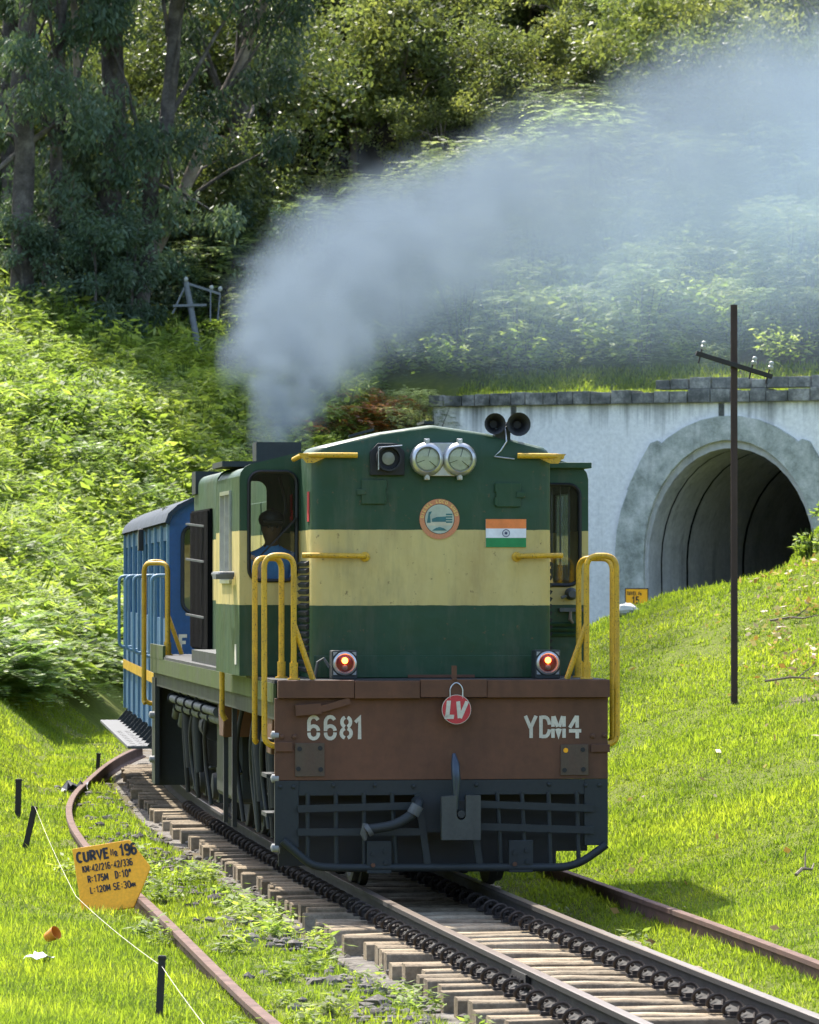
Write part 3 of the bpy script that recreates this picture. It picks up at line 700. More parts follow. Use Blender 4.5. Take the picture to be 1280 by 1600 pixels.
# headlights
mb=MB(); mb.prism(rrect(hx(660),hx(730),hz(744),hz(692),.03),HY-.05,HY); hb=mb.build('headlight_plate',M['silver'],short,bevel=.004)
for px in (668.5,720):
    c=(hx(px),HY-.02,hz(718))
    mb=MB(); mb.lathe([(.125,0),(.132,.03),(.132,.06),(.120,.085),(.098,.098),(.094,.092),(.094,.07)],c,(0,-1,0),28); hl=mb.build('headlight',M['silver'],short,50)
    mb=MB(); n=20
    mb.lathe([(.092,.088),(.075,.06),(.045,.035),(.012,.025)],c,(0,-1,0),24); mb.f.pop(-2); mb.build('reflector',M['reflector'],hl,60)
    mb=MB(); mb.lathe([(.020,.03),(.022,.05),(.012,.066)],(c[0]+.012,c[1],c[2]-.014),(0,-1,0),12)
    mb.build('bulb',M['silver'],hl,60)
    mb=MB(); mb.lathe([(.093,.090),(.06,.099),(.02,.102)],c,(0,-1,0),24); mb.build('lens',M['lens'],hl,60)
    for an in (75,200,320):
        mb=MB(); mb.bar((c[0]+.022*math.cos(math.radians(an)),c[1]-.07,c[2]+.022*math.sin(math.radians(an))),(c[0]+.09*math.cos(math.radians(an)),c[1]-.08,c[2]+.09*math.sin(math.radians(an))),.004,.006,(0,1,0)); mb.build('lens_bar',M['rubber'],hl)
    for dz in (.145,-.145):
        mb=MB(); mb.box(c[0]-.02,c[0]+.02,HY-.09,HY-.02,c[2]+dz-.016,c[2]+dz+.016); mb.box(c[0]-.012,c[0]+.012,HY-.10,HY-.08,c[2]+dz*.86-.03,c[2]+dz*.86+.03); mb.build('clip',M['silver'],hl,bevel=.004)
# black marker lamp
c=(hx(608),HY-.02,hz(717))
mb=MB(); mb.prism([(hx(580),hz(743)),(hx(634),hz(743)),(hx(634),hz(706)),(hx(622),hz(693)),(hx(592),hz(693)),(hx(580),hz(706))],HY-.05,HY); ml=mb.build('marker_lamp',M['rubber'],short,bevel=.006)
mb=MB(); mb.lathe([(.10,.0),(.10,.10),(.085,.10),(.08,.04)],c,(0,-1,0),24); mb.build('lamp_hood',M['rubber'],ml,50)
mb=MB(); mb.lathe([(.055,.035),(.05,.055),(.015,.06)],c,(0,-1,0),20); mb.build('lens',flat('dull_lens',(.25,.25,.19),.2),ml,60)
mb=MB(); mb.tube([(hx(591),HY-.13,hz(735)),(hx(591),HY-.13,hz(700)),(hx(628),HY-.13,hz(697))],.005,6); mb.build('lamp_frame',M['silver'],ml)
# emblem
c=(hx(690),hz(811)); R=.157
mb=MB(); mb.lathe([(R,.0),(R,.008)],(c[0],HY,c[1]),(0,-1,0),40); em=mb.build('round_emblem',paint('emblem_orange_border',(.60,.22,.10),.5,(.45,.28,.12),.6,14,streak=False),short)
mb=MB(); mb.lathe([(.118,.008),(.118,.0095)],(c[0],HY,c[1]),(0,-1,0),40); mb.build('emblem_ring',M['signblack'],em)
mb=MB(); mb.lathe([(.114,.0095),(.114,.011)],(c[0],HY,c[1]),(0,-1,0),40); mb.build('emblem_sky',flat('emblem_sky_paint',(.42,.46,.36),.5),em)
ye=HY-.0125
mb=MB(); mb.prism([(c[0]-.10,c[1]-.052),(c[0]+.102,c[1]-.05),(c[0]+.112,c[1]-.02),(c[0]-.11,c[1]-.025)],ye,ye+.001); mb.build('emblem_ground',flat('emblem_cream_paint',(.55,.50,.36),.5),em)
mb=MB()
mb.prism([(c[0]-.06,c[1]-.022),(c[0]+.05,c[1]-.022),(c[0]+.05,c[1]+.02),(c[0]-.02,c[1]+.016),(c[0]-.06,c[1]+.002)],ye-.001,ye)
for k in range(4): mb.box(c[0]+.05,c[0]+.1,ye-.001,ye,c[1]-.03+k*.02,c[1]-.018+k*.02)
mb.prism([(c[0]-.10,c[1]-.03),(c[0]-.07,c[1]-.03),(c[0]-.075,c[1]+.03),(c[0]-.06,c[1]+.06),(c[0]-.085,c[1]+.055)],ye-.001,ye)
mb.prism([(c[0]-.06,c[1]-.09),(c[0]+.06,c[1]-.09),(c[0]+.03,c[1]-.07),(c[0],c[1]-.062),(c[0]-.03,c[1]-.07)],ye-.001,ye)
mb.build('emblem_picture',flat('emblem_teal_paint',(.04,.15,.15),.5),em)
EY=flat('emblem_yellow_paint',(.75,.55,.15),.5)
for i,ch in enumerate('DIESEL LOCO SHED'):
    if ch==' ': continue
    mb=MB(); an=math.radians(172+(14-172)*i/15)
    def pl(u,v,an=an):
        th=an-(u-.009)/.138; q=.126+v; return (c[0]+q*math.cos(th),HY-.0095,c[1]+q*math.sin(th))
    for st in glyph(ch): ribbon(mb,[(p[0]*.03,p[1]*.024) for p in st],.0048,pl)
    mb.build('emblem_letter',EY,em)
# flag
x0,x1,z0,z1=hx(763),hx(827),hz(855),hz(811)
mb=MB(); mb.box(x0,x1,HY-.008,HY,z0,z1); fg=mb.build('flag_plate',M['white'],short)
for k,(nm,col) in enumerate((('flag_green_stripe',(.01,.22,.06)),('flag_white_stripe',(.75,.75,.78)),('flag_saffron_stripe',(.80,.22,.05)))):
    mb=MB(); a=z0+(z1-z0)*k/3; mb.box(x0+.001,x1-.001,HY-.0105,HY-.008,a,a+(z1-z0)/3); mb.build('flag_stripe',flat(nm,col,.5),fg)
cc=((x0+x1)/2,(z0+z1)/2); mb=MB()
ribbon(mb,[(cc[0]+.028*math.cos(a),cc[1]+.028*math.sin(a)) for a in np.linspace(0,2*math.pi,25)],.005,lambda u,v:(u,HY-.0117,v))
for a in np.linspace(0,2*math.pi,12,endpoint=False): ribbon(mb,[(cc[0]+.004*math.cos(a),cc[1]+.004*math.sin(a)),(cc[0]+.026*math.cos(a),cc[1]+.026*math.sin(a))],.002,lambda u,v:(u,HY-.0118,v))
ribbon(mb,[(cc[0]+.005*math.cos(a),cc[1]+.005*math.sin(a)) for a in np.linspace(0,2*math.pi,13)],.008,lambda u,v:(u,HY-.0119,v))
mb.build('flag_wheel',flat('flag_navy',(.03,.03,.09),.5),fg)
# grab bars round the hood corners
def grab(pts,r=.021):
    mb=MB(); mb.tube(fillet(pts,.07,5),r,8); return mb.build('grab_bar',M['yellow'],short,60)
for sx in (-1,1):
    xe=hx(560) if sx<0 else hx(812)
    g=grab([(xe,HY-.05,hz(712)),(sx*.93,HY-.05,hz(712)),(sx*1.03,HY+.0,hz(713)),(sx*1.03,HY+.5,hz(716))])
    mb=MB(); mb.prism([(sx*1.05,hz(709)),(sx*.80,hz(709)),(sx*.80,hz(712)),(sx*.93,hz(724)),(sx*.99,hz(724))],HY-.045,HY-.02); mb.cyl((xe+sx*.12,HY-.075,hz(712)),(xe+sx*.12,HY,hz(712)),.016,n=8); mb.build('bar_bracket',M['yellow'],g)
    xm=hx(573) if sx<0 else hx(812)
    g=grab([(xm,HY+.0,hz(870)),(xm+sx*.02,HY-.06,hz(869)),(sx*.95,HY-.06,hz(868)),(sx*1.02,HY-.04,hz(868))])
    mb=MB(); mb.lathe([(.04,0),(.036,.014),(.022,.02)],(xm,HY,hz(870)),(0,-1,0),12); mb.build('bar_flange',M['yellow'],g,40)
# side louvres and notice on the short hood
for sx in (-1,1):
    for k in range(16):
        z=hz(1046)+k*.055
        mb=MB(); mb.obox((sx*.955,HY+.46,z),(.035,.60,.03),(0,sx*.5,0)); mb.build('louvre',M['greygrime'],short)
    mb=MB(); mb.box(sx*.949-.003,sx*.949+.003,HY+.14,HY+.26,hz(815),hz(768)); mb.build('notice_plate',M['red'],short) if sx<0 else None
# horns
hm=MB(); hm.box(.5,.62,HY+.02,HY+.14,3.40,3.56); hm.tube(fillet([(.56,HY+.08,3.5),(.60,HY+.06,3.58),(.61,HY+.06,3.60)],.03),.022,8); horn=hm.build('horn_mount',M['black'],short)
for px,py,rr,dy in ((777,662,.084,0.02),(813,663,.093,-.03)):
    mb=MB(); prof=[(.018,-.30),(.024,-.15),(.04,-.05),(.062,.0),(rr,.04),(rr,.046),(rr*.86,.042),(.05,.0),(.03,-.06)]
    mb.lathe(prof,(hx(px),HY-.02+dy,hz(py)),(-.03,-1,0),20); mb.f.pop(-2) if False else None
    mb.build('horn_trumpet',M['rubber'],horn,60)
mb=MB(); mb.tube([(hx(795),HY+.03,hz(668)),(hx(795),HY-.03,hz(690)),(hx(786),HY-.03,hz(704)),(hx(776),HY-.02,hz(713)),(hx(808),HY-.02,hz(717))],.006,6); mb.build('horn_pipe',M['silver'],horn)
mb=MB(); mb.bar((hx(795),HY+.05,hz(665)),(hx(800),HY+.08,hz(693)),.05,.03); mb.build('horn_bracket',M['black'],horn)
# marker lights on the deck
for px in (542.5,864.5):
    xc=fx(px); zc=fz(1037); y0=.20
    mb=MB(); mb.prism(rrect(xc-.098,xc+.098,1.611,zc+.10,.012),y0,y0+.20); bx=mb.build('marker_light',M['black'],loco,bevel=.006)
    mb=MB(); mb.lathe([(.092,0),(.09,.02),(.075,.028),(.070,.02),(.066,.004)],(xc,y0,zc),(0,-1,0),28); mb.build('bezel',M['silver'],bx,50)
    for qx,qz in ((-1,1),(1,1),(-1,-1),(1,-1)):
        mb=MB(); mb.prism([(xc+qx*.088,zc+qz*.088),(xc+qx*.088,zc+qz*.055),(xc+qx*.055,zc+qz*.088)],y0-.012,y0); mb.build('corner_plate',M['grimewhite'],bx)
    mb=MB(); mb.lathe([(.066,.006),(.04,.010),(.01,.012)],(xc,y0,zc),(0,-1,0),24); mb.build('red_lens',flat('red_lens_glass',(.16,.02,.02),.15),bx,60)
    mb=MB(); mb.lathe([(.024,.0),(.022,.014),(.008,.02)],(xc,y0-.010,zc+.022),(0,-1,0),16); mb.build('lit_lamp',emis('lit_orange_lamp',(1,.22,.03),5.0),bx,60)
    mb=MB(); mb.lathe([(.022,.0),(.020,.008),(.008,.012)],(xc+.0,y0-.010,zc-.030),(0,-1,0),16); mb.build('unlit_lamp',flat('unlit_lamp',(.25,.12,.09),.3),bx,60)
mb=MB(); mb.tube([(fx(521),.30,1.70),(fx(512),.32,1.77),(fx(503),.34,1.74),(fx(499),.36,1.62)],.012,8); mb.build('cable_conduit',M['pipe'],loco)
# handrails
def rail(name,pts,parent=loco,r=.0225,f=.10):
    mb=MB(); mb.tube(fillet(pts,f,7),r,10); return mb.build(name,M['yellow'],parent,60)
def handset(y,s,flip):
    # s side sign; loop from the foot bracket up and over to the deck, plus brace and second loop behind
    d=1 if not flip else -1
    h=rail('handrail',[(s*1.20,y-.01*d,fz(1166)),(s*1.365,y-.01*d,fz(1163)),(s*1.365,y+.02*d,fz(868)),(s*1.135,y+.04*d,fz(868)),(s*1.135,y+.04*d,1.61)])
    rail('brace',[(s*1.135,y+.04*d,fz(975)),(s*.985,y+.06*d,1.61)],h)
    h2=rail('handrail',[(s*1.385,y+.42*d,1.12),(s*1.40,y+.40*d,1.14),(s*1.40,y+.40*d,fz(872)),(s*1.17,y+.62*d,fz(872)),(s*1.17,y+.62*d,1.61)])
    for (xx,yy) in ((s*1.135,y+.04*d),(s*1.17,y+.62*d)):
        mb=MB(); mb.cyl((xx,yy,1.61),(xx,yy,1.74),.033,n=10); mb.lathe([(.05,0),(.048,.012)],(xx,yy,1.611),(0,0,1),10); mb.build('post_socket',M['yellow'],h,40)
for s in (-1,1): handset(.06,s,False); handset(12.6,s,True)
rail('handrail',[(-1.34,3.62,1.2),(-1.37,3.62,1.25),(-1.37,3.62,fz(878)-.06),(-1.2,3.75,fz(878)-.06),(-1.2,3.75,1.61)])
# cab
CX0,CX1,CY0,CY1=-1.43,1.37,1.42,3.52
def cz(p): return 2.38-(p-905)/196.3
def cxp(p): return (p-640-14.1)/196.3*1.0
roof_l=cz(725); 
def cabline(): 
    return [(CX0,1.615),(CX0,roof_l-.12)]+[(CX0+.12-.12*math.cos(math.radians(a)),roof_l-.12+.12*math.sin(math.radians(a))) for a in (25,50,75)]+[(-.9,3.40),(-.3,3.47),(.3,3.47),(.85,3.40)]+[(CX1-.12+.12*math.cos(math.radians(a)),roof_l-.12+.12*math.sin(math.radians(a))) for a in (75,50,25)]+[(CX1,roof_l-.12),(CX1,1.615)]
wl=rrect(CX0+.075,CX0+.455,cz(907),cz(738),.09); wr=rrect(.86,1.30,cz(914),cz(757),.09)
cab=panel('cab_front',cabline(),[wl,wr],.04,lambda u,w,t:(u,CY0+t,w),M['loco'],loco,None)
panel('cab_rear',cabline(),[rrect(CX0+.08,CX0+.42,2.5,3.2,.08),rrect(.9,1.3,2.5,3.2,.08)],.04,lambda u,w,t:(u,CY1-.04+t,w),M['loco'],loco)
for s,xw in ((-1,CX0),(1,CX1)):
    panel('cab_side',[(CY0+.041,1.615),(CY1-.041,1.615),(CY1-.041,roof_l-.10),(CY0+.041,roof_l-.10)],[[(CY0+.7,2.36),(CY1-.55,2.36),(CY1-.55,3.08),(CY0+.7,3.08)]],.04,lambda u,w,t,xw=xw,s=s:(xw-s*t,u,w),M['loco'],loco)
    mb=MB()
    for zz in (2.36,3.08): mb.box(xw-.02,xw+.02,CY0+.69,CY1-.54,zz-.015,zz+.015)
    for yy in (CY0+.7,CY0+1.12,CY1-.55): mb.box(xw-.02,xw+.02,yy-.012,yy+.012,2.36,3.08)
    mb.build('side_window_frame',M['silver'],loco)
    mb=MB(); mb.box(xw-s*.022-.002,xw-s*.022+.002,CY0+.7,CY1-.55,2.36,3.08); mb.build('side_window_pane',M['darkglass'],loco)
rl=cabline()[1:-1]
mb=MB(); n=len(rl)
for y in (CY0+.02,CY1-.02): mb.v+=[(x,y,z-.02) for x,z in rl]
for y in (CY0+.041,CY1-.041): mb.v+=[(x*.985,y,z-.05) for x,z in rl]
for i in range(n-1): mb.f.append((i,i+1,n+i+1,n+i)); mb.f.append((2*n+i,2*n+i+1,3*n+i+1,3*n+i))
mb.build('cab_roof',M['loco'],loco,50)
mb=MB(); mb.box(.86,CX1+.02,CY0-.05,CY1,cz(731),cz(722)); mb.build('roof_gutter',M['loco'],loco,bevel=.005)
mb=MB(); mb.box(CX0-.03,-.75,CY1-.9,CY1+.02,3.30,3.345); mb.build('roof_gutter',M['black'],loco)
for w in (wl,wr):
    mb=MB(); cx=sum(p[0] for p in w)/len(w); czz=sum(p[1] for p in w)/len(w)
    pts=[(p[0],CY0-.008,p[1]) for p in w]; pts.append(pts[0]); mb.tube(pts,.016,6,False); fr=mb.build('window_seal',M['rubber'],loco,60)
    mb=MB(); mb.prism(w,CY0+.016,CY0+.020); mb.build('window_pane',M['darkglass'],fr)
mb=MB(); mb.bar((CX0+.42,CY0-.03,2.83),(CX0+.12,CY0-.03,2.52),.012,.012); mb.build('wiper',M['rubber'],fr)
mb=MB(); mb.bar((CX0+.455,CY0-.03,2.87),(CX0+.20,CY0-.03,2.60),.014,.014); mb.build('wiper_arm',M['rubber'],loco)
mb=MB(); mb.box(CX0+.06,CX1-.06,CY0+.06,CY1-.06,1.6,1.64); mb.box(-.85,.85,CY0+.3,CY0+.75,1.64,2.3); mb.box(CX0+.85,-.4,CY0+.06,CY1-.06,1.64,3.3); mb.build('cab_interior',M['cabin'],loco)
mb=MB(); mb.tube(fillet([(CX0+.36,CY0+.4,3.2),(CX0+.42,CY0+.4,2.95),(CX0+.36,CY0+.4,2.78),(CX0+.30,CY0+.4,2.95)],.08),.012,6); mb.build('hanging_cable',M['rubber'],loco)
for k in range(4):
    mb=MB(); mb.bar((1.02+k*.07,CY0+.10,2.4),(1.02+k*.07,CY0+.10,3.2),.018,.012); mb.build('window_bar',M['pipe'],loco)
mb=MB(); mb.lathe([(.05,0),(.05,.05),(.03,.09)],(cxp(895),CY0,cz(928)),(0,-1,0),14); mb.tube([(cxp(893),CY0-.05,cz(930)),(cxp(878),CY0-.06,cz(934))],.012,6); mb.build('vent_cap',M['pipe'],loco,50)
mb=MB(); mb.box(cxp(876),cxp(917),CY0-.05,CY0,cz(956),cz(950)); mb.build('ledge',M['pipe'],loco)
mb=MB(); mb.tube([(cxp(893),CY0-.05,cz(956)),(cxp(892),CY0-.06,cz(968)),(cxp(897),CY0-.055,cz(974))],[.012,.018,.01],8); mb.build('hanging_tag',M['twig'],loco)
for k in range(3):
    mb=MB(); mb.obox((cxp(880),CY0-.012,cz(975+k*8)),(.24,.03,.02),(.5,0,0)); mb.build('louvre',M['loco'],loco)
mb=MB(); mb.tube(fillet([(CX0-.01,CY0+.35,2.42),(CX0-.12,CY0+.35,2.42),(CX0-.12,CY0+1.0,2.42),(CX0-.01,CY0+1.0,2.42)],.04),.022,8); mb.box(CX0-.16,CX0-.02,CY0+.30,CY0+.62,2.38,2.42); mb.build('arm_rest',M['pipe'],loco)
# long hood fittings
mb=MB(); mb.box(-.36,.09,11.1,11.5,3.4,3.745); mb.box(-.40,.13,11.06,11.54,3.40,3.46); mb.build('exhaust_stack',M['black'],loco)
mb=MB(); mb.box(-.90,-.64,11.9,12.34,3.24,3.47); mb.build('roof_box',M['black'],loco)
mb=MB(); mb.box(-.905,-.877,10.2,12.33,1.68,3.07)
for k in range(14): mb.box(-.925,-.905,10.22+k*.15,10.30+k*.15,1.70,3.05)
mb.build('radiator_shutter',M['mattblack'],loco)
for z in (2.0,2.55,2.9):
    mb=MB(); mb.bar((-.92,10.6,z),(-1.04,11.3,z+.03),.02,.02); mb.build('shutter_handle',M['pipe'],loco)
for k in range(5):
    mb=MB(); mb.box(-.890,-.876,4.2+k*1.05,5.15+k*1.05,1.75,3.05); dr=mb.build('engine_door',M['loco'],loco,bevel=.006)
    mb=MB(); mb.box(-.908,-.890,4.3+k*1.05,4.34+k*1.05,2.3,2.6); mb.build('handle',M['black'],dr)
mb=MB(); mb.box(-1.22,-.96,4.0,8.5,1.611,1.72); mb.build('deck_box',M['black'],loco)
mb=MB(); mb.box(-.03,.05,HY+.25,HY+.7,3.60,3.62); mb.bar((-.62,HY+.3,3.50),(-.42,HY+.3,3.555),.03,.02); mb.build('roof_trim',M['black'],short)
mb=MB(); mb.box(-1.436,-1.43,CY0+.22,CY0+.36,1.70,1.86); mb.build('data_plate',M['white'],loco)
# bogies and running gear
def bogie(y0):
    root=M
    for k in range(3):
        yc=y0+k*1.45
        for s in (-1,1):
            mb=MB(); mb.lathe([(.40,-.06),(.47,-.06),(.47,.0),(.445,.01),(.44,.06),(.40,.065),(.36,.03),(.16,.02),(.14,.06),(.05,.07)],(s*.535,yc,.443),(s,0,0),28); mb.build('wheel',M['greygrime'],loco,40)
            mb=MB(); mb.box(s*.86-.14,s*.86+.14,yc-.16,yc+.16,.30,.62); mb.lathe([(.13,0),(.12,.05),(.05,.06)],(s*1.0,yc,.45),(s,0,0),14); mb.build('axle_box',M['greygrime'],loco,40)
            for dy in (-.26,.26):
                mb=MB(); pts=[(s*.90+.07*math.cos(a),yc+dy+.07*math.sin(a),.55+.30*a/(12*math.pi)) for a in np.linspace(0,12*math.pi,60)]; mb.tube(pts,.018,5); mb.build('coil_spring',M['greygrime'],loco)
            mb=MB(); mb.bar((s*.62,yc+.55,.25),(s*.62,yc+.55,1.0),.10,.05,(1,0,0)); mb.obox((s*.56,yc+.50,.45),(.10,.08,.32)); mb.build('brake_hanger',M['greygrime'],loco)
    for s in (-1,1):
        mb=MB(); mb.prism([(y0-.6,.85),(y0-.5,.72),(y0+.5,.66),(y0+1.2,.62),(y0+2.4,.66),(y0+3.4,.72),(y0+3.5,.85),(y0+3.4,.98),(y0-.5,.98)],s*.93-.05,s*.93+.05,'yz'); mb.build('bogie_frame',M['black'],loco,bevel=.01)
    for s in (-1,1):
        mb=MB(); mb.cyl((s*1.06,y0-.42,1.02),(s*1.06,y0+.02,1.02),.12,n=18); mb.cyl((s*1.06,y0-.47,1.02),(s*1.06,y0-.42,1.02),.135,n=18); mb.cyl((s*1.06,y0+.02,1.02),(s*1.06,y0+.22,1.02),.03,n=8); mb.build('brake_cylinder',M['greygrime'],loco,40)
        for yy,tilt in ((y0+.75,.02),(y0+1.95,-.02)):
            mb=MB(); mb.tube([(s*1.12,yy,1.38),(s*1.12,yy+tilt,.95),(s*1.10,yy+tilt*2,.55)],[.035,.05,.04],10); mb.tube([(s*1.12,yy+.16,1.35),(s*1.15,yy+.12,.95),(s*1.10,yy+.2,.30)],.022,8); mb.build('sand_pipe',M['greygrime'],loco,50)
bogie(1.05); bogie(8.2)
mb=MB(); mb.box(-1.1,1.1,5.2,7.2,.42,1.28); mb.build('fuel_tank',M['black'],loco,bevel=.05)
for z,x,r_ in ((1.30,-1.16,.045),(1.20,-1.20,.04),(1.12,-1.13,.05)):
    mb=MB(); mb.tube(fillet([(x,6.0,z),(x,11.2,z),(x+.1,11.5,z),(x+.1,11.9,z-.2)],.1),r_,10); pp=mb.build('air_pipe',M['pipe'],loco,60)
    for k in range(5):
        mb=MB(); mb.tube([(x+(r_+.008)*math.cos(a),7.2+k*.95,z+(r_+.008)*math.sin(a)) for a in np.linspace(0,2*math.pi,13)],.01,5,False); mb.build('pipe_strap',M['rubber'],pp)
for y,z0,z1 in ((2.2,.35,1.35),(3.1,.28,1.4),(4.4,.30,1.3),(4.7,.7,1.3),(7.6,.3,1.3),(9.2,.35,1.2)):
    mb=MB(); mb.tube(fillet([(-1.12,y,z1),(-1.17,y+.1,(z0+z1)/2+.2),(-1.14,y+.3,(z0+z1)/2-.1),(-1.1,y+.15,z0)],.15,5),.02,7); mb.build('hanging_hose',M['greygrime'],loco,60)
for y,w in ((.12,.03),(.45,.04),(4.1,.05),(4.9,.05)):
    mb=MB(); mb.box(-1.24,-1.20,y,y+w,.28,1.38); mb.build('hanger_bar',M['greygrime'],loco)
for z in (1.19,.86,.33):
    mb=MB(); mb.lathe([(.032,0),(.032,.05),(.012,.06)],(-1.26,.025,z),(-1,0,0),10); mb.build('end_bolt',M['grimewhite'],loco,40)
for y in (.45,4.6):
    mb=MB(); mb.prism([(y,1.40),(y+.7,1.40),(y+.52,1.02),(y+.16,1.02)],-1.26,-1.02,'yz'); mb.build('sand_box',M['brown'],loco,bevel=.01)
for k,z in enumerate((.55,.85,1.12)):
    mb=MB(); mb.box(-1.32,-1.02,.35,.75,z,z+.03); mb.build('step',M['greygrime'],loco)
mb=MB(); mb.box(-1.27,1.27,12.45,12.5,.28,1.40); rp=mb.build('rear_headstock',M['black'],loco)
mb=MB(); mb.box(-1.285,-1.24,12.2,12.62,.30,1.38); mb.build('rear_step_plate',M['black'],loco)
for z in (1.0,.55):
    mb=MB(); mb.lathe([(.035,0),(.035,.05),(.012,.06)],(-1.28,12.3,z),(-1,0,0),10); mb.build('end_bolt',M['grimewhite'],loco,40)
mb=MB(); mb.box(-1.0,-.97,.5,12.2,.62,1.30); mb.build('equipment_panel',M['mattblack'],loco)
# lamp iron
mb=MB(); mb.bar((fx(709),-.03,1.60),(fx(709),-.03,fz(1040)),.04,.01,(0,1,0)); mb.bar((fx(709),-.03,1.615),(fx(709),-.09,1.615),.03,.012); mb.build('lamp_iron',M['brown'],loco)
# hanging LV board
ang=LOCO_RZ
def lw(x,y,z): return Vector((.2527,36.8,0))+Matrix.Rotation(ang,3,'Z')@Vector((x,y,z))
lv=empty('last_vehicle_board',lw(fx(711),-.085,fz(1108)),ang,'round red board with white letters LV hanging on the brown beam','board')
mb=MB(); mb.lathe([(.108,0),(.110,.004),(.108,.008)],(0,0,0),(0,-1,0),36); mb.build('disc',M['red'],lv,30)
mb=MB(); mb.lathe([(.113,-.001),(.113,.006)],(0,0,0),(0,-1,0),36); mb.build('disc_rim',M['white'],lv)
mb=MB()
P=lambda u,v:(u+.12*v-.005,-.0095,v)
for st in ([(-.062,.068),(-.060,-.060)],[(-.080,-.056),(-.008,-.056)]): ribbon(mb,st,.032,P)
ribbon(mb,[(.006,.062),(.030,-.066)],.030,lambda u,v:(u+.10*v,-.0097,v)); ribbon(mb,[(.076,.062),(.034,-.066)],.030,lambda u,v:(u+.10*v,-.0099,v))
mb.build('lettering',M['white'],lv)
mb=MB(); mb.tube(fillet([(-.048,-.004,.085),(-.05,0,.17),(0,.0,.215),(.05,0,.17),(.048,-.004,.085)],.04),.005,6); mb.build('wire_loop',M['silver'],lv)
# driver
def person():
    o=Vector((CX0+.29,CY0+.07,0))
    J=[((.0,.25,2.06),.15),((.0,.26,2.22),.16),((.0,.25,2.42),.16),((.0,.24,2.56),.11),((.0,.22,2.65),.048),((-.01,.19,2.71),.066),((-.01,.17,2.79),.098),((-.01,.17,2.86),.085)]
    E=[(i,i+1) for i in range(7)]
    def chain(root,pts):
        p=root
        for q in pts: J.append(q); E.append((p,len(J)-1)); p=len(J)-1
    for s in (-1,1):
        chain(3,[((s*.15,.24,2.55),.065),((s*.19,.17,2.30),.05),((s*.13,.08,2.24),.040),((s*.09,.06,2.30),.034)])
        chain(0,[((.10,.25+s*.09,2.04),.09),((.42,.25+s*.10,2.02),.07),((.42,.25+s*.10,1.80),.052),((.42,.25+s*.10,1.70),.042)])
    me=bpy.data.meshes.new('person'); me.from_pydata([tuple(Vector(j[0])+o) for j in J],E,[]); me.update()
    ob=bpy.data.objects.new('person_tmp',me); COL.objects.link(ob)
    md=ob.modifiers.new('skin','SKIN')
    sv=me.skin_vertices[0].data if me.skin_vertices else None
    if sv is None:
        bm=bmesh.new(); bm.from_mesh(me); bm.verts.layers.skin.verify(); bm.to_mesh(me); bm.free(); sv=me.skin_vertices[0].data
    for i,j in enumerate(J): sv[i].radius=(j[1],j[1]); sv[i].use_root=(i==0)
    ob.modifiers.new('sub','SUBSURF').levels=2; ob.modifiers['sub'].render_levels=2
    dg=bpy.context.evaluated_depsgraph_get(); m2=bpy.data.meshes.new_from_object(ob.evaluated_get(dg)); bpy.data.objects.remove(ob)
    for k in ('skin','shirt','hair','trouser'): m2.materials.append(M[k])
    for p in m2.polygons:
        c=p.center; z=c.z; dy=c.y-o.y
        hand=(dy<.075 and z>2.1 and z<2.36)
        p.material_index=0 if (z>2.645 or hand) else (1 if z>2.12 else 3)
        if z>2.80 or (z>2.68 and dy>.20): p.material_index=2
        p.use_smooth=True
    ob=link('person',m2); ob.location=(.2527,36.8,0); ob.rotation_euler=(0,0,LOCO_RZ)
    tag(ob,'person in a blue shirt with dark cap seated at the cab window','person')
    mb=MB(); mb.sphere((o.x-.01,o.y+.17,2.855),.108,14,8,(1,1.05,.75)); mb.obox((o.x-.01,o.y+.06,2.84),(.15,.10,.012),(.15,0,0)); mb.build('cap',M['hair'],ob,60)
    # face
    mb=MB(); mb.sphere((o.x-.01,o.y+.068,2.775),.018,8,6,(.8,1.2,1.3)); mb.build('nose',M['skin'],ob,60)
    mb=MB()
    for s in (-1,1): mb.sphere((o.x-.01+s*.034,o.y+.082,2.797),.011,8,6)
    mb.build('eyes',M['hair'],ob,60)
person()
# ------------------------------------------------------------------ coach
coach=empty('passenger_coach',(-1.45,51.5,0),math.atan(.095),'blue passenger coach with yellow stripe coupled behind the locomotive','coach')
W=1.125; L=13.2
def roofarc(w,e,p,n=14): return [(w*math.cos(math.radians(a)),e+(p-e)*math.sin(math.radians(a))) for a in np.linspace(0,180,n)]
endo=[(-W,.66),(W,.66)]+roofarc(W,2.98,3.36)
panel('end_wall',endo,[rrect(-.985,-.36,2.02,2.95,.12),rrect(.36,.985,2.02,2.95,.12)],.04,lambda u,w,t:(u,t,w),M['coach'],coach)
panel('end_wall',endo,[],.04,lambda u,w,t:(u,L-.04+t,w),M['coach'],coach)
for x0,x1 in ((-.985,-.36),(.36,.985)):
    w=rrect(x0,x1,2.02,2.95,.12); mb=MB(); pts=[(p[0],-.006,p[1]) for p in w]; pts.append(pts[0]); mb.tube(pts,.022,6,False); f=mb.build('window_seal',M['rubber'],coach,60)
    mb=MB(); mb.prism(w,.018,.022); mb.build('window_pane',M['darkglass'],f)
mb=MB(); mb.box(-W+.06,W-.06,.9,.95,.9,2.35); mb.box(-.8,-.3,.7,.9,1.9,2.5); mb.box(-W+.06,W-.06,3.2,3.24,.9,3.2); mb.build('partition',M['cream'],coach)
mb=MB(); mb.box(-W+.04,W-.04,.05,L-.05,.9,.94); mb.build('coach_floor',M['cabin'],coach)
nb=8; bay=(L-.1)/nb
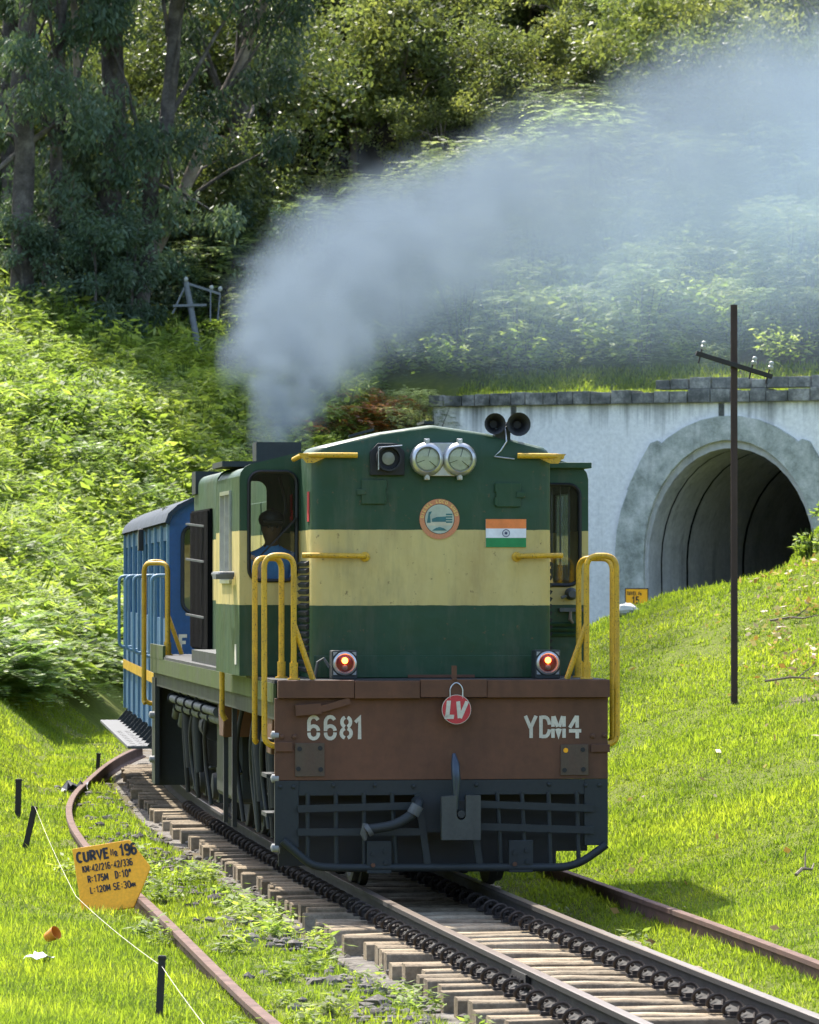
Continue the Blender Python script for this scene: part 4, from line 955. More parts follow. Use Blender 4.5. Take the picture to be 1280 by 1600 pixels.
for s in (-1,1):
    holes=[]
    for k in range(nb):
        a=.05+k*bay+.16; b=.05+(k+1)*bay-.16; holes.append([(a,1.95),(b,1.95),(b,2.8),(a,2.8)])
    panel('side_wall',[(.045,.66),(L-.045,.66),(L-.045,2.98),(.045,2.98)],holes,.05,lambda u,w,t,s=s:(s*(W-.001)-s*t,u,w),M['coachside'],coach)
    for k in range(nb):
        mb=MB(); mb.box(s*(W-.03)-.003,s*(W-.03)+.003,.05+k*bay+.16,.05+(k+1)*bay-.16,1.95,2.8); mb.build('window_pane',M['darkglass'],coach)
    for k in range(nb+1):
        y=.06+k*(L-.12)/nb
        mb=MB(); mb.box(s*(W+.0)-.0,s*(W+.028),y-.05,y+.05,.66,2.97); mb.build('side_rib',M['rib'],coach)
    mb=MB(); mb.box(s*(W+.028),s*(W+.032),.02,L-.02,1.19,1.31); mb.build('yellow_stripe',M['yellow'],coach)
    for y in (.75,3.3,5.9,8.5,11.0):
        mb=MB(); mb.tube(fillet([(s*W,y,2.42),(s*(W+.16),y,2.42),(s*(W+.16),y,1.50),(s*W,y,1.50)],.10),.02,8); mb.build('grab_rail',M['rib'],coach,60)
    mb=MB(); mb.box(s*(W+.02),s*(W+.36),2.4,12.4,.48,.515)
    st=mb.build('step_board',flat('worn_step_steel',(.09,.095,.10),.7),coach,bevel=.006)
    for k in range(18):
        for j in range(3):
            q=MB(); xx=s*(W+.08+j*.10); q.cyl((xx,2.6+k*.55,.512),(xx,2.6+k*.55,.518),.03,n=8); q.build('tread_hole',M['rubber'],st) if s<0 and k<10 else None
    for k in range(14):
        mb=MB(); mb.bar((s*(W-.05),.6+k*.9,.70),(s*(W+.12),.6+k*.9,.50),.05,.02,(0,1,0)); mb.build('step_hanger',M['black'],coach) if s<0 else None
ro=roofarc(W+.05,2.99,3.39)
mb=MB(); n=len(ro)
for y in (-.08,L+.05): mb.v+=[(x,y,z) for x,z in ro]
for y in (-.08,L+.05): mb.v+=[(x*.97,y,z-.035) for x,z in ro]
for i in range(n-1):
    mb.f+= [(i,i+1,n+i+1,n+i),(2*n+i,2*n+i+1,3*n+i+1,3*n+i),(i,i+1,2*n+i+1,2*n+i),(n+i,n+i+1,3*n+i+1,3*n+i)]
mb.build('coach_roof',M['roofgrey'],coach,50)
mb=MB(); mb.box(-W-.10,-W-.04,6.0,6.3,2.72,2.98); mb.build('tail_lamp',M['rubber'],coach,bevel=.01)
mb=MB(); text_mesh(mb,'FC',.16,.95,.036,lambda u,v:(u,-.004,v),-1.02,1.62,.5); mb.build('coach_lettering',M['white'],coach)
mb=MB(); mb.box(-.98,.98,.2,L-.2,.5,.66); mb.build('coach_underframe',M['black'],coach)
for y in (1.6,3.3,9.6,11.3):
    for s in (-1,1):
        mb=MB(); mb.lathe([(.34,-.05),(.39,-.05),(.39,.0),(.36,.02),(.36,.05),(.32,.03),(.12,.02),(.1,.06)],(s*.53,y,.365),(s,0,0),22); mb.build('coach_wheel',M['greygrime'],coach,40)
for y in (1.1,9.1):
    for s in (-1,1):
        mb=MB(); mb.box(s*.80-.05,s*.80+.05,y,y+2.7,.32,.55); mb.build('coach_bogie_frame',M['black'],coach,bevel=.01)
# ------------------------------------------------------------------ small things
def gz(x,y): return float(gh(x,y))
# curve sign
sg=empty('curve_sign',(-2.25,36.5,gz(-2.25,36.5)+.085),math.radians(3),'orange board lettered CURVE No 196 leaning in the grass beside the track','sign')
tilt=Matrix.Rotation(math.radians(9),3,'Y')@Matrix.Rotation(math.radians(-14),3,'X')
tilt=Matrix.Rotation(math.radians(-9),3,'Y')@Matrix.Rotation(math.radians(-27),3,'X')
def sp(u,v,t=0): return tuple(tilt@Vector((u,t,v)))
out=[(-.27,-.04),(.13,-.06),(.19,.10),(.285,.20),(.30,.245),(.28,.29),(.155,.50),(.13,.505),(-.22,.50),(-.24,.485)]
out=[(-.245,-.05),(.15,-.06),(.225,.07),(.315,.235),(.318,.26),(.20,.49),(.185,.50),(-.245,.50),(-.25,.49)]
mb=MB(); n=len(out); mb.v=[sp(u,v,0) for u,v in out]+[sp(u,v,.022) for u,v in out]; mb.f=[tuple(range(n)),tuple(range(2*n-1,n-1,-1))]+[(i,i+n,(i+1)%n+n,(i+1)%n) for i in range(n)]
bd=mb.build('board',M['signyellow'],sg,bevel=.004)
P=lambda u,v:sp(u,v,-.0035)
for txt,h,wx,stk,x,z in (('CURVE',.085,.80,.019,-.225,.375),('No',.055,.65,.010,.036,.39),('196',.095,.66,.019,.104,.372),('KM:42/216-42/336',.058,.58,.009,-.195,.285),('R:175M',.060,.62,.010,-.165,.195),('D:10\'',.064,.62,.010,.045,.195),('L:120M',.056,.66,.009,-.16,.105),('SE:30',.060,.66,.009,.018,.103),('MM',.036,.6,.007,.152,.106)):
    mb=MB(); text_mesh(mb,txt,h,wx,stk,P,x,z); mb.build('lettering',M['signblack'],bd)
mb=MB(); ribbon(mb,[(.066,.383),(.090,.383)],.008,P); mb.build('lettering',M['signblack'],bd)
mb=MB()
for bx_,bh in ((-.1,.05),(-.05,.08),(0.02,.06)): mb.v+= []
mb.bar(sp(-.215,-.22,.05),sp(-.215,.14,.05),.045,.04,(0,1,0)); mb.build('support_post',M['post'],sg)
# stakes and cord
stk_tips=[]
def stake(x,y,h,lx,ly,w,label):
    z=gz(x,y); mb=MB(); mb.bar((0,0,-.05),(lx,ly,h),w,w*.8,(0,1,0)); mb.obox((lx*.97,ly*.97,h*.96),(w*1.15,w*.9,h*.05),(0,.1,0))
    o=mb.build('iron_stake',M['post'],None,bevel=.003); o.location=(x,y,z); tag(o,label,'stake','iron stakes in the left meadow')
    stk_tips.append((x+lx,y+ly,z+h))
stake(-4.07,49.9,.40,.01,0,.06,'upright iron stake farthest left in the meadow at the picture edge')
stake(-3.62,45.1,.40,.10,.02,.055,'leaning iron stake in the meadow up left of the orange sign')
stake(-1.43,27.4,.35,.02,0,.042,'nearest iron stake with white cord tied to it')
stake(-4.2,64.6,.26,.02,0,.055,'small iron stake beyond the bent rail near the blue coach')
a=Vector(stk_tips[1])*1; b=Vector((-2.50,36.0,gz(-2.50,36.0)+.12)); c=Vector(stk_tips[2])-Vector((0,0.03,.06)); d=Vector((-.85,23.8,gz(-.85,23.8)+.10))
pts=[]
for p,q,sag in ((a,b,.03),(b,c,.02),(c,d,.02)):
    for t in np.linspace(0,1,9)[:-1]: v=p.lerp(q,t); v.z-=sag*4*t*(1-t); pts.append(v)
mb=MB(); mb.tube(pts+[d],.0017,6); tag(mb.build('white_cord',M['white']),'thin white cord strung past the orange sign to the near stake','cord')
# litter
mb=MB(); mb.lathe([(.030,0),(.034,.01),(.048,.09),(.046,.09),(.032,.012)],(0,0,0),(.75,-.5,.45),18); o=mb.build('orange_cup',flat('orange_plastic',(.75,.27,.04),.4),None,50); o.location=(-2.43,32.2,gz(-2.43,32.2)+.045); tag(o,'small orange plastic cup lying in the grass','cup')
def paper(x,y,s,label,seed,col):
    r=random.Random(seed); mb=MB(); n=5
    for i in range(n):
        for j in range(n): mb.v.append((s*(i/4-.5)*(1+r.uniform(-.15,.15)),s*.7*(j/4-.5)*(1+r.uniform(-.2,.2)),abs(r.gauss(.02,.018))*s/.2+.012))
    for i in range(n-1):
        for j in range(n-1): mb.f.append((i*n+j,i*n+j+1,i*n+n+j+1,i*n+n+j))
    o=mb.build('paper_scrap',col); o.location=(x,y,gz(x,y)+.01); o.rotation_euler=(0,0,r.uniform(0,3)); m=o.modifiers.new('t','SOLIDIFY'); m.thickness=.003; tag(o,label,'litter')
wp=flat('white_litter',(.75,.75,.74),.7)
paper(-2.36,30.6,.20,'crumpled white paper in the grass below the orange cup',1,wp)
paper(-1.84,34.3,.10,'small white scrap beside the rusty rail near the orange sign',2,wp)
paper(1.33,36.0,.16,'white paper scrap beside the right rail below the locomotive',3,wp)
paper(-4.0,57.2,.42,'crumpled dark plastic sheet by the bent rail',5,flat('dark_plastic',(.03,.032,.035),.4))
mb=MB(); r=random.Random(4)
mb.sphere((0,0,.06),.16,9,6,(1,.8,.55)); mb.v=[(x+r.uniform(-.02,.02),y,z+r.uniform(-.015,.015)) for x,y,z in mb.v]
o=mb.build('pale_stone',flat('pale_stone',(.65,.62,.55),.8)); o.location=(2.8,62.0,gz(2.8,62.0)); tag(o,'pale stone on top of the green bank below the yellow tunnel sign','stone')
# telegraph pole
px_,py_=3.52,52.1; pz=gz(px_,py_)
tp=empty('telegraph_pole',(px_,py_,pz),math.radians(8),'thin rusty telegraph pole with tilted crossarm standing on the green bank','pole')
mb=MB()
mb.prism([(-.036,-.03),(.036,-.03),(.036,-.016),(.010,-.012),(.010,.02),(.028,.03),(-.028,.03),(-.010,.02),(-.010,-.012),(-.036,-.016)],-.3,5.36-pz,'xy'); mb.build('post',M['postbrown'],tp)
mb=MB(); mb.bar((-.43,-.07,4.83-pz),(.42,-.03,4.58-pz),.045,.05,(0,0,1)); arm=mb.build('crossarm',M['post'],tp,bevel=.004)
por=flat('white_porcelain',(.42,.42,.36),.3)
for x,zz in ((-.37,4.81),(.19,4.645),(.375,4.595)):
    mb=MB(); zb=zz-pz; mb.cyl((x-.03,-.05,zb-.09),(x+.02,-.05,zb+.10),.009,n=6); mb.build('insulator_pin',M['post'],arm)
    mb=MB(); mb.lathe([(.016,.06),(.030,.07),(.032,.095),(.018,.108),(.025,.12),(.027,.14),(.012,.155)],(x+.01,-.05,zb),(.18,0,1),14); mb.build('insulator',por,arm,50)
# leaning pole on the hill
lx,ly=-5.62,120.6; lz=gz(lx,ly)
lp=empty('leaning_pole',(lx,ly,lz),0,'leaning grey pole with crossarms among the shrubs before the dark forest','pole')
gp=flat('galvanised_steel',(.17,.18,.185),.6,.2)
zt=9.85-lz
mb=MB(); mb.tube([(.55,0,-.3),(-.0,0,zt)],[.095,.075],12); mb.build('post',gp,lp,50)
mb=MB(); mb.bar((0,0,zt-.02),(.86,-.05,zt-.30),.06,.06); mb.bar((-.32,-.08,zt-.60),(.52,-.08,zt-.58),.06,.06); mb.bar((0,0,zt-.05),(-.34,0,zt-.80),.045,.045); mb.bar((.62,-.05,zt-.20),(.62,-.1,zt-1.0),.03,.03); mb.bar((.86,-.05,zt-.28),(.80,-.1,zt-.95),.03,.03); mb.build('crossarm',gp,lp)
for x,z in ((.0,.06),(.64,-.15),(.86,-.18)):
    mb=MB(); mb.lathe([(.02,-.06),(.05,-.03),(.06,.02),(.03,.07)],(x,-.03,zt+z),(.2,0,1),12); mb.build('insulator',por,lp,50)
# tunnel number board
nx_,ny_=4.72,99.5; nz=gz(nx_,ny_)
nb_=empty('tunnel_board',(nx_,ny_,nz),-math.radians(8),'yellow tunnel number board reading 15 in front of the tunnel wall','sign')
z0=1.70-nz; z1=2.19-nz
mb=MB(); mb.box(-.25,.23,-.02,.0,z0,z1); bd=mb.build('board',M['signyellow'],nb_,bevel=.004)
mb=MB(); ribbon(mb,[(-.245,z0+.006),(.225,z0+.006),(.225,z1-.006),(-.245,z1-.006),(-.245,z0+.006)],.022,lambda u,v:(u,-.022,v)); mb.build('border',M['signblack'],bd)
mb=MB(); text_mesh(mb,'TUNNEL No',.075,.62,.013,lambda u,v:(u,-.023,v),-.215,z1-.14); text_mesh(mb,'15',.15,.8,.03,lambda u,v:(u,-.023,v),-.11,z1-.32); mb.build('lettering',M['signblack'],bd)
for x in (-.18,.16):
    mb=MB(); mb.box(x-.025,x+.025,.001,.04,-.2,z1-.05); mb.build('post',M['post'],nb_)
# ------------------------------------------------------------------ vegetation
def leaf_quads(C,D,N,Ln,Wd):
    """rhombic leaves: base C, direction D, normal N"""
    D=D/np.linalg.norm(D,axis=1,keepdims=True); S=np.cross(D,N); S=S/(np.linalg.norm(S,axis=1,keepdims=True)+1e-9)
    Ln=np.asarray(Ln)[:,None]; Wd=np.asarray(Wd)[:,None]
    V=np.stack([C,C+D*Ln*.45+S*Wd*.5,C+D*Ln,C+D*Ln*.45-S*Wd*.5],1)
    return V.reshape(-1,3)
def rand_unit(r,n):
    v=r.normal(size=(n,3)); return v/np.linalg.norm(v,axis=1,keepdims=True)
def quads_of(nv): return np.arange(nv).reshape(-1,4)
def crown(seed,rx,rz,zc,nclump,nleaf,ls,mat,name,droop=0,flat_=.8,shell=.55,wr=.5):
    r=np.random.default_rng(seed)
    u=rand_unit(r,nclump); rad=(shell+(1-shell)*r.random(nclump))[:,None]
    cc=u*rad*np.array([rx,rx,rz]); cc*=(1+.22*r.normal(size=(nclump,1))); cc[:,2]+=zc
    cs=(r.uniform(.45,1.1,nclump))*min(rx,rz)*.42
    idx=r.integers(0,nclump,nleaf); off=rand_unit(r,nleaf)*(r.random((nleaf,1))**.45)
    off[:,2]*=flat_
    C=cc[idx]+off*cs[idx][:,None]
    D=rand_unit(r,nleaf)+off*.6; D[:,2]-=droop
    N=rand_unit(r,nleaf)+np.array([0,0,.7])
    ln=ls*r.uniform(.6,1.4,nleaf)
    V=leaf_quads(C,D,N,ln,ln*wr)
    crnd=r.random(nclump)
    rnd=np.clip(.55*crnd[idx]+.45*r.random(nleaf),0,1)
    return np_mesh(name,V,quads_of(len(V)),mat=mat,rnd=np.repeat(rnd,4)),cc
def trunk_mesh(seed,h,r0,cc,mat,name,lean=(0,0),nl=7,pale=False):
    r=random.Random(seed); mb=MB(); pts=[];rs=[]
    for k in range(9):
        t=k/8; pts.append((lean[0]*t*h+r.uniform(-.06,.06)*h*.1*(t>0),lean[1]*t*h+r.uniform(-.06,.06)*h*.1*(t>0),-.6*(k==0)+t*h)); rs.append(r0*(1.25-.25*min(1,t*6))*(1-.78*t))
    mb.tube(pts,rs,9)
    for k in range(min(nl,len(cc))):
        c=Vector(cc[r.randrange(len(cc))]); t=r.uniform(.25,.8); b=Vector(pts[int(t*8)]); mid=b.lerp(c,.5)+Vector((0,0,.12*h*r.random()))
        q=[b,b.lerp(mid,.5)+Vector((r.uniform(-.1,.1),r.uniform(-.1,.1),.02)),mid,mid.lerp(c,.6),c]
        k0=r0*.42*(1-.6*t); mb.tube(q,[k0,k0*.8,k0*.6,k0*.4,k0*.15],6)
    return mb.mesh(name,mat,70)
def make_kind(nv,seed,fn):
    return [fn(seed+i) for i in range(nv)]
def k_olive(s):
    r=random.Random(s); c,cc=crown(s,r.uniform(1.9,2.5),r.uniform(1.7,2.3),3.2,46,11000,.15,M['olive'],'crown',0,.75)
    return c,trunk_mesh(s,4.2,.13,cc,M['barkpale'],'trunk',(r.uniform(-.1,.1),0),12)
def k_dark(s):
    r=random.Random(s); c,cc=crown(s,r.uniform(1.8,2.4),r.uniform(2.6,3.4),4.2,60,12000,.15,M['dark'],'crown',.2,.8)
    return c,trunk_mesh(s,6,.16,cc,M['bark'],'trunk',(r.uniform(-.1,.1),0),10)
def k_sap(s):
    r=random.Random(s); c,cc=crown(s,1.3,1.9,2.4,36,7000,.15,M['euc'],'crown',.7,.9,wr=.4)
    return c,trunk_mesh(s,3.6,.08,cc,M['bark'],'trunk',(r.uniform(-.1,.1),0),8)
OL=make_kind(5,100,k_olive); DK=make_kind(5,200,k_dark); SP=make_kind(3,300,k_sap)
def plant(kind,name,x,y,s,label,cat,group,zoff=-.2,rz=None,sz=1.0,parts=('crown','trunk')):
    c,t=kind
    e=empty(name,(x,y,gz(x,y)+zoff),random.uniform(0,6.28) if rz is None else rz,label,cat,group); e.scale=(s,s,s*sz)
    link(parts[0],c,e)
    if t is not None: link(parts[1],t,e)
    return e
R=random.Random(11)
def scatter(n,x0,x1,y0,y1,mind,ok):
    out=[];tries=0
    while len(out)<n and tries<n*60:
        tries+=1; x=R.uniform(x0,x1); y=R.uniform(y0,y1)
        if not ok(x,y): continue
        if all((x-a)**2+(y-b)**2>mind*mind for a,b in out): out.append((x,y))
    return out
dd0=lambda x,y: -(x-float(xt(y)))/math.sqrt(1+float(mt(y))**2)
inview=lambda x,y,m=1.5: abs(x)<y*.0853+m
# olive trees on the hill above the tunnel
for i,(x,y) in enumerate(scatter(100,-4,16,127.5,168,1.45,lambda x,y: inview(x,y,2) and wall_sq(x,y)[1]>14.5 and x>-3.2)):
    plant(R.choice(OL),'hill_tree',x,y,R.uniform(.65,1.15),'olive green tree on the hill above the tunnel','tree','olive trees on the hill above the tunnel')
for i,(x,y) in enumerate(scatter(70,-18,-2.8,128,166,1.4,lambda x,y: inview(x,y,2.2) and y>(128+(.8*(x+9) if x>-9 else 0)*0))):
    plant(R.choice(DK),'evergreen_tree',x,y,R.uniform(.7,1.25),'dark evergreen tree in the shaded forest behind the left bank','tree','dark evergreens of the left forest')
for i,(x,y) in enumerate(scatter(16,-11.5,-3,119,129,1.5,lambda x,y: inview(x,y,.8) and gh(x,y)>6.6 and not(-7.2<x<-4.2 and y<124.5))):
    plant(R.choice(SP),'eucalyptus_sapling',x,y,R.uniform(.6,1.0),'blue green eucalyptus sapling at the edge of the dark forest','tree','eucalyptus saplings at the forest edge')
# tall eucalypts with thick trunks
def big_euc(x,y,h,r0,lean,seed,label,pale=False,ncl=30,low=.16):
    r=np.random.default_rng(seed); cc=[]
    for k in range(ncl):
        t=r.uniform(low,1.0); a=r.uniform(0,6.28); q=r.uniform(.5,2.6)*(1.1-.3*t); cc.append((lean[0]*t*h+q*math.cos(a),lean[1]*t*h+q*math.sin(a),t*h+r.uniform(-.4,1)))
    cc=np.array(cc); nl=12500; idx=r.integers(0,ncl,nl); off=rand_unit(r,nl)*(r.random((nl,1))**.5)*np.array([.85,.85,.75])
    C=cc[idx]+off*r.uniform(.6,1.1,ncl)[idx][:,None]; D=rand_unit(r,nl)*.7+np.array([0,0,-.8]); N=rand_unit(r,nl); ln=.19*r.uniform(.6,1.4,nl)
    V=leaf_quads(C,D,N,ln,ln*.36); rnd=np.clip(.5*r.random(ncl)[idx]+.5*r.random(nl),0,1)
    cm=np_mesh('crown',V,quads_of(len(V)),mat=M['euc'],rnd=np.repeat(rnd,4))
    rr=random.Random(seed); mb=MB(); pts=[];rs=[]
    for k in range(13):
        t=k/12; pts.append((lean[0]*t*h+rr.uniform(-.12,.12)*(k>1),lean[1]*t*h+rr.uniform(-.1,.1)*(k>1),-.8*(k==0)+t*h)); rs.append(r0*(1.35 if k==0 else 1)*(1-.62*t))
    mb.tube(pts,rs,14)
    V0=np.array(mb.v); ang=np.arctan2(V0[:,1],V0[:,0]); 
    tk=mb.mesh('trunk',M['barkpale'] if pale else M['bark'],70)
    mb2=MB()
    for k in range(12):
        c=Vector(cc[k]); b=Vector(pts[max(3,min(11,int(c.z/h*12)-2))]); m=b.lerp(c,.5)+Vector((0,0,.5*rr.random())); q=[b,b.lerp(m,.5),m,m.lerp(c,.5),c]; k0=r0*.30
        mb2.tube(q,[k0,k0*.8,k0*.6,k0*.4,k0*.15],7)
    lm=mb2.mesh('limbs',M['bark'],70)
    e=empty('eucalyptus_tree',(x,y,gz(x,y)),0,label,'tree'); link('crown',cm,e); t_=link('trunk',tk,e); link('limb',lm,t_)
big_euc(-9.75,120.5,19,.31,(.01,0),1,'thick brown eucalyptus trunk at the far left edge of the forest')
big_euc(-9.2,121.5,19,.19,(.045,0),2,'slimmer eucalyptus leaning right beside the thick leftmost trunk')
big_euc(-8.6,123.5,15,.14,(-.01,0),3,'slender pale eucalyptus between the leftmost trunks and the massive pair',True)
big_euc(-7.75,124.5,20,.38,(.0,0),4,'massive dark eucalyptus in the middle of the left forest')
big_euc(-7.1,123.5,18,.25,(.12,0),5,'eucalyptus with dark trunk slanting right above the leaning pole')
big_euc(-7.6,125.0,15,.20,(.42,0),6,'strongly leaning eucalyptus with pale bare bark in the left forest',True,30,.3)
big_euc(-10.6,127,19,.30,(.02,0),7,'eucalyptus half hidden behind the leftmost trunks')
big_euc(-5.2,129,19,.30,(.10,0),8,'eucalyptus behind the smoke at the right end of the dark forest')
# feathery wattles over the tunnel
def frond_mesh(seed,n,R0,H,name,mat,leafl,up=.5,nf=9):
    r=np.random.default_rng(seed); Vs=[];rn=[]
    for k in range(n):
        a=r.uniform(0,6.28); h0=H*r.uniform(.06,.95)*1.0; q=R0*r.random()**.6*(1.1-.5*h0/H)
        b=np.array([q*math.cos(a),q*math.sin(a),h0]); d=np.array([math.cos(a)+.5*r.normal(),math.sin(a)+.5*r.normal(),up*r.uniform(.2,1.2)]); d/=np.linalg.norm(d)
        L_=leafl*r.uniform(.7,1.3); m=nf; t=np.linspace(.08,1,m)
        P=b+d*L_*t[:,None]; P[:,2]-=L_*.45*t**2
        s=np.cross(d,[0,0,1]); s/=np.linalg.norm(s)+1e-9
        for sg in (-1,1):
            ll=L_*.36*(1.05-t)**.6+.02
            D=sg*s[None]*np.ones((m,1))+d[None]*.5+np.array([0,0,-.15])
            N=np.array([[0,0,1.]])*np.ones((m,1))+.3*r.normal(size=(m,3))
            Vs.append(leaf_quads(P,D,N,ll,np.full(m,L_*.085))); rn.append(np.full(m*4,np.clip(r.normal(.5,.25),0,1)))
    V=np.concatenate(Vs); return np_mesh(name,V,quads_of(len(V)),mat=mat,rnd=np.concatenate(rn))
def stems_mesh(seed,n,H,R0,mat,name):
    r=random.Random(seed); mb=MB()
    for k in range(n):
        a=r.uniform(0,6.28); q=R0*r.random(); mb.tube([(.1*math.cos(a),.1*math.sin(a),-.2),(q*.5*math.cos(a),q*.5*math.sin(a),H*.45),(q*math.cos(a),q*math.sin(a),H*.85)],[.03,.022,.008],5)
    return mb.mesh(name,mat,70)
WT=[(frond_mesh(400+i,430,1.25,2.5,'crown',M['feather'],.42,.35,8),stems_mesh(400+i,7,2.4,.9,M['bark'],'trunk')) for i in range(4)]
for x,y in scatter(115,-5.5,15,117.6,133,.85,lambda x,y: inview(x,y,1) and 3.4<wall_sq(x,y)[1]<16 and gh(x,y)>6.0):
    plant(R.choice(WT),'wattle_shrub',x,y,R.choice((.45,.7,.85,1.0,1.15))*R.uniform(.85,1.1)*(.75+.05*wall_sq(x,y)[1]),'feathery pale green wattle shrub above the tunnel wall','shrub','wattle shrubs above the tunnel',-.3)
for x,y in scatter(34,-4.5,.7,108,119.5,.7,lambda x,y: dd0(x,y)>3.5 and wall_sq(x,y)[1]<3.5):
    plant(R.choice(WT),'slope_wattle',x,y,R.uniform(.35,.6),'small feathery shrub on the slope between the smoke stack and the tunnel wall','shrub','small shrubs left of the tunnel wall',-.15)
# rust coloured patch
RF=[(frond_mesh(450+i,120,.9,1.1,'leaves',M['rustfern'],.5,.35,8),None) for i in range(2)]
for x,y in ((-1.6,117.2),(-1.0,117.6),(-2.1,116.6),(-.4,118.4),(-2.7,115.9),(-1.3,118.6)):
    plant(R.choice(RF),'rusty_fern',x,y,R.uniform(.8,1.1),'rust brown fern clump on the slope just above the locomotive roof','fern','rust brown ferns above the locomotive',-.1,parts=('leaves',''))
# bright leafy shrubs of the left bank
def lush_mesh(seed,mat,H,R0,nst,nl,ls,name='leaves',wr=(.28,.42)):
    r=np.random.default_rng(seed); Cs=[];Ds=[];Ls=[];rn=[]
    for k in range(nst):
        a=r.uniform(0,6.28); q=R0*r.random()**.6; h=H*r.uniform(.6,1.08)*(1-.25*q/R0); base=np.array([.3*q*math.cos(a),.3*q*math.sin(a),0]); tip=np.array([q*math.cos(a),q*math.sin(a),h]); c0=r.random()
        t=r.uniform(.25,1,nl)**.7; P=base+(tip-base)*t[:,None]+.03*r.normal(size=(nl,3)); an=r.uniform(0,6.28,nl)
        D=np.stack([np.cos(an),np.sin(an),r.uniform(-.55,.5,nl)],1); Cs.append(P);Ds.append(D);Ls.append(ls*r.uniform(.6,1.35,nl)); rn.append(np.clip(.4*c0+.6*r.random(nl),0,1))
    C=np.concatenate(Cs);D=np.concatenate(Ds);Ln=np.concatenate(Ls); N=np.stack([-D[:,0]*D[:,2],-D[:,1]*D[:,2],1-D[:,2]**2],1)+.35*r.normal(size=C.shape)
    V=leaf_quads(C,D,N,Ln,Ln*r.uniform(wr[0],wr[1],len(Ln))); rnd=np.concatenate(rn)
    return V,np.repeat(rnd,4)
LU=[]
for i in range(9):
    V,rn=lush_mesh(500+i,M['lush'],(1.35,1.1,1.6)[i%3],(.75,.8,.6)[i%3],(24,20,30)[i%3],(20,15,18)[i%3],(.18,.27,.30)[i%3],wr=((.28,.42),(.36,.52),(.10,.16))[i%3]); LU.append((V,rn,np_mesh('leaves',V,quads_of(len(V)),mat=M['lush'],rnd=rn),stems_mesh(500+i,9,1.3,.55,M['lush'],'stems')))
def dd(x,y): return -(x-float(xt(y)))/math.sqrt(1+float(mt(y))**2)
okl=lambda x,y: inview(x,y,.8) and dd(x,y)>3.25+.5*math.sin(y*.7) and gh(x,y)<10.0 and wall_sq(x,y)[1]<5 and not(x>-1.0)
def pick(x,y):
    v=float(vnoise(x*.45,y*.22,31))+R.uniform(-.35,.35); k=0 if v<-.12 else (1 if v<.25 else 2); return LU[k+3*R.randrange(3)]
pl=scatter(300,-11.5,-1.5,79,126,.42,okl)
for x,y in pl:
    b=pick(x,y); plant((b[2],b[3]),'leafy_shrub',x,y,R.uniform(.6,1.15)*(1.35 if gh(x,y)>6.8 else 1),'bright green leafy shrub in the thicket on the bank left of the train','shrub','leafy shrubs on the left bank',-.1,parts=('leaves','stems'))
Vs=[];rs=[]; nfill=0
while nfill<1500:
    x=R.uniform(-11.5,-1.2); y=R.uniform(78,127)
    if not okl(x,y): continue
    V,rn,_,_2=pick(x,y); a=R.uniform(0,6.28); s=R.uniform(.55,1.05); ca,sa=math.cos(a)*s,math.sin(a)*s
    W_=np.stack([V[:,0]*ca-V[:,1]*sa+x,V[:,0]*sa+V[:,1]*ca+y,V[:,2]*s+gz(x,y)-.1],1); Vs.append(W_); rs.append(np.clip(rn*.8+R.uniform(0,.2),0,1)); nfill+=1
V=np.concatenate(Vs); o=link('bank_undergrowth',np_mesh('bank_undergrowth',V,quads_of(len(V)),mat=M['lush'],rnd=np.concatenate(rs))); tag(o,'dense bright green undergrowth covering the bank left of the train','undergrowth',kind='stuff')
# ferny and grassy plants between the leafy shrubs
BF=[frond_mesh(650+i,90,.6,1.4,'fronds',M['fern'],.6,.6,11) for i in range(3)]
for i,(x,y) in enumerate(scatter(50,-11.5,-1.5,80,126,.8,lambda x,y: okl(x,y) and vnoise(x*.5,y*.25,21)>-.05)):
    plant((R.choice(BF),None),'bank_fern',x,y,R.uniform(.55,.9),'pale feathery fern growing among the leafy shrubs of the left bank','fern','ferns among the shrubs of the left bank',.05,parts=('fronds',''))
LB=[]
for i in range(3):
    V,rn=lush_mesh(680+i,M['lush'],1.1,.8,20,16,.15); LB.append((np_mesh('leaves',V,quads_of(len(V)),mat=M['lush'],rnd=rn),None))
for i,(x,y) in enumerate(scatter(95,-5,15,117.6,133,.8,lambda x,y: inview(x,y,1) and 2.6<wall_sq(x,y)[1]<15.5 and gh(x,y)>6.0)):
    plant(R.choice(LB),'low_shrub',x,y,R.uniform(.7,1.9),'low yellow green shrub on the slope behind the tunnel wall','shrub','low shrubs behind the tunnel wall',-.05,parts=('leaves',''))
# ferns at the foot of the bank
FE=[frond_mesh(600+i,70,.5,.75,'fronds',M['fern'],.75,.7,12) for i in range(3)]
for i,(x,y) in enumerate(scatter(26,-7,-4,74,84,.45,lambda x,y: 2.9<dd(x,y)<4.3 and inview(x,y,.3))):
    plant((R.choice(FE),None),'bracken_fern',x,y,R.uniform(.7,1.2),'pale green bracken fern at the foot of the left bank beside the coach','fern','bracken ferns at the foot of the left bank',-.1,parts=('fronds',''))
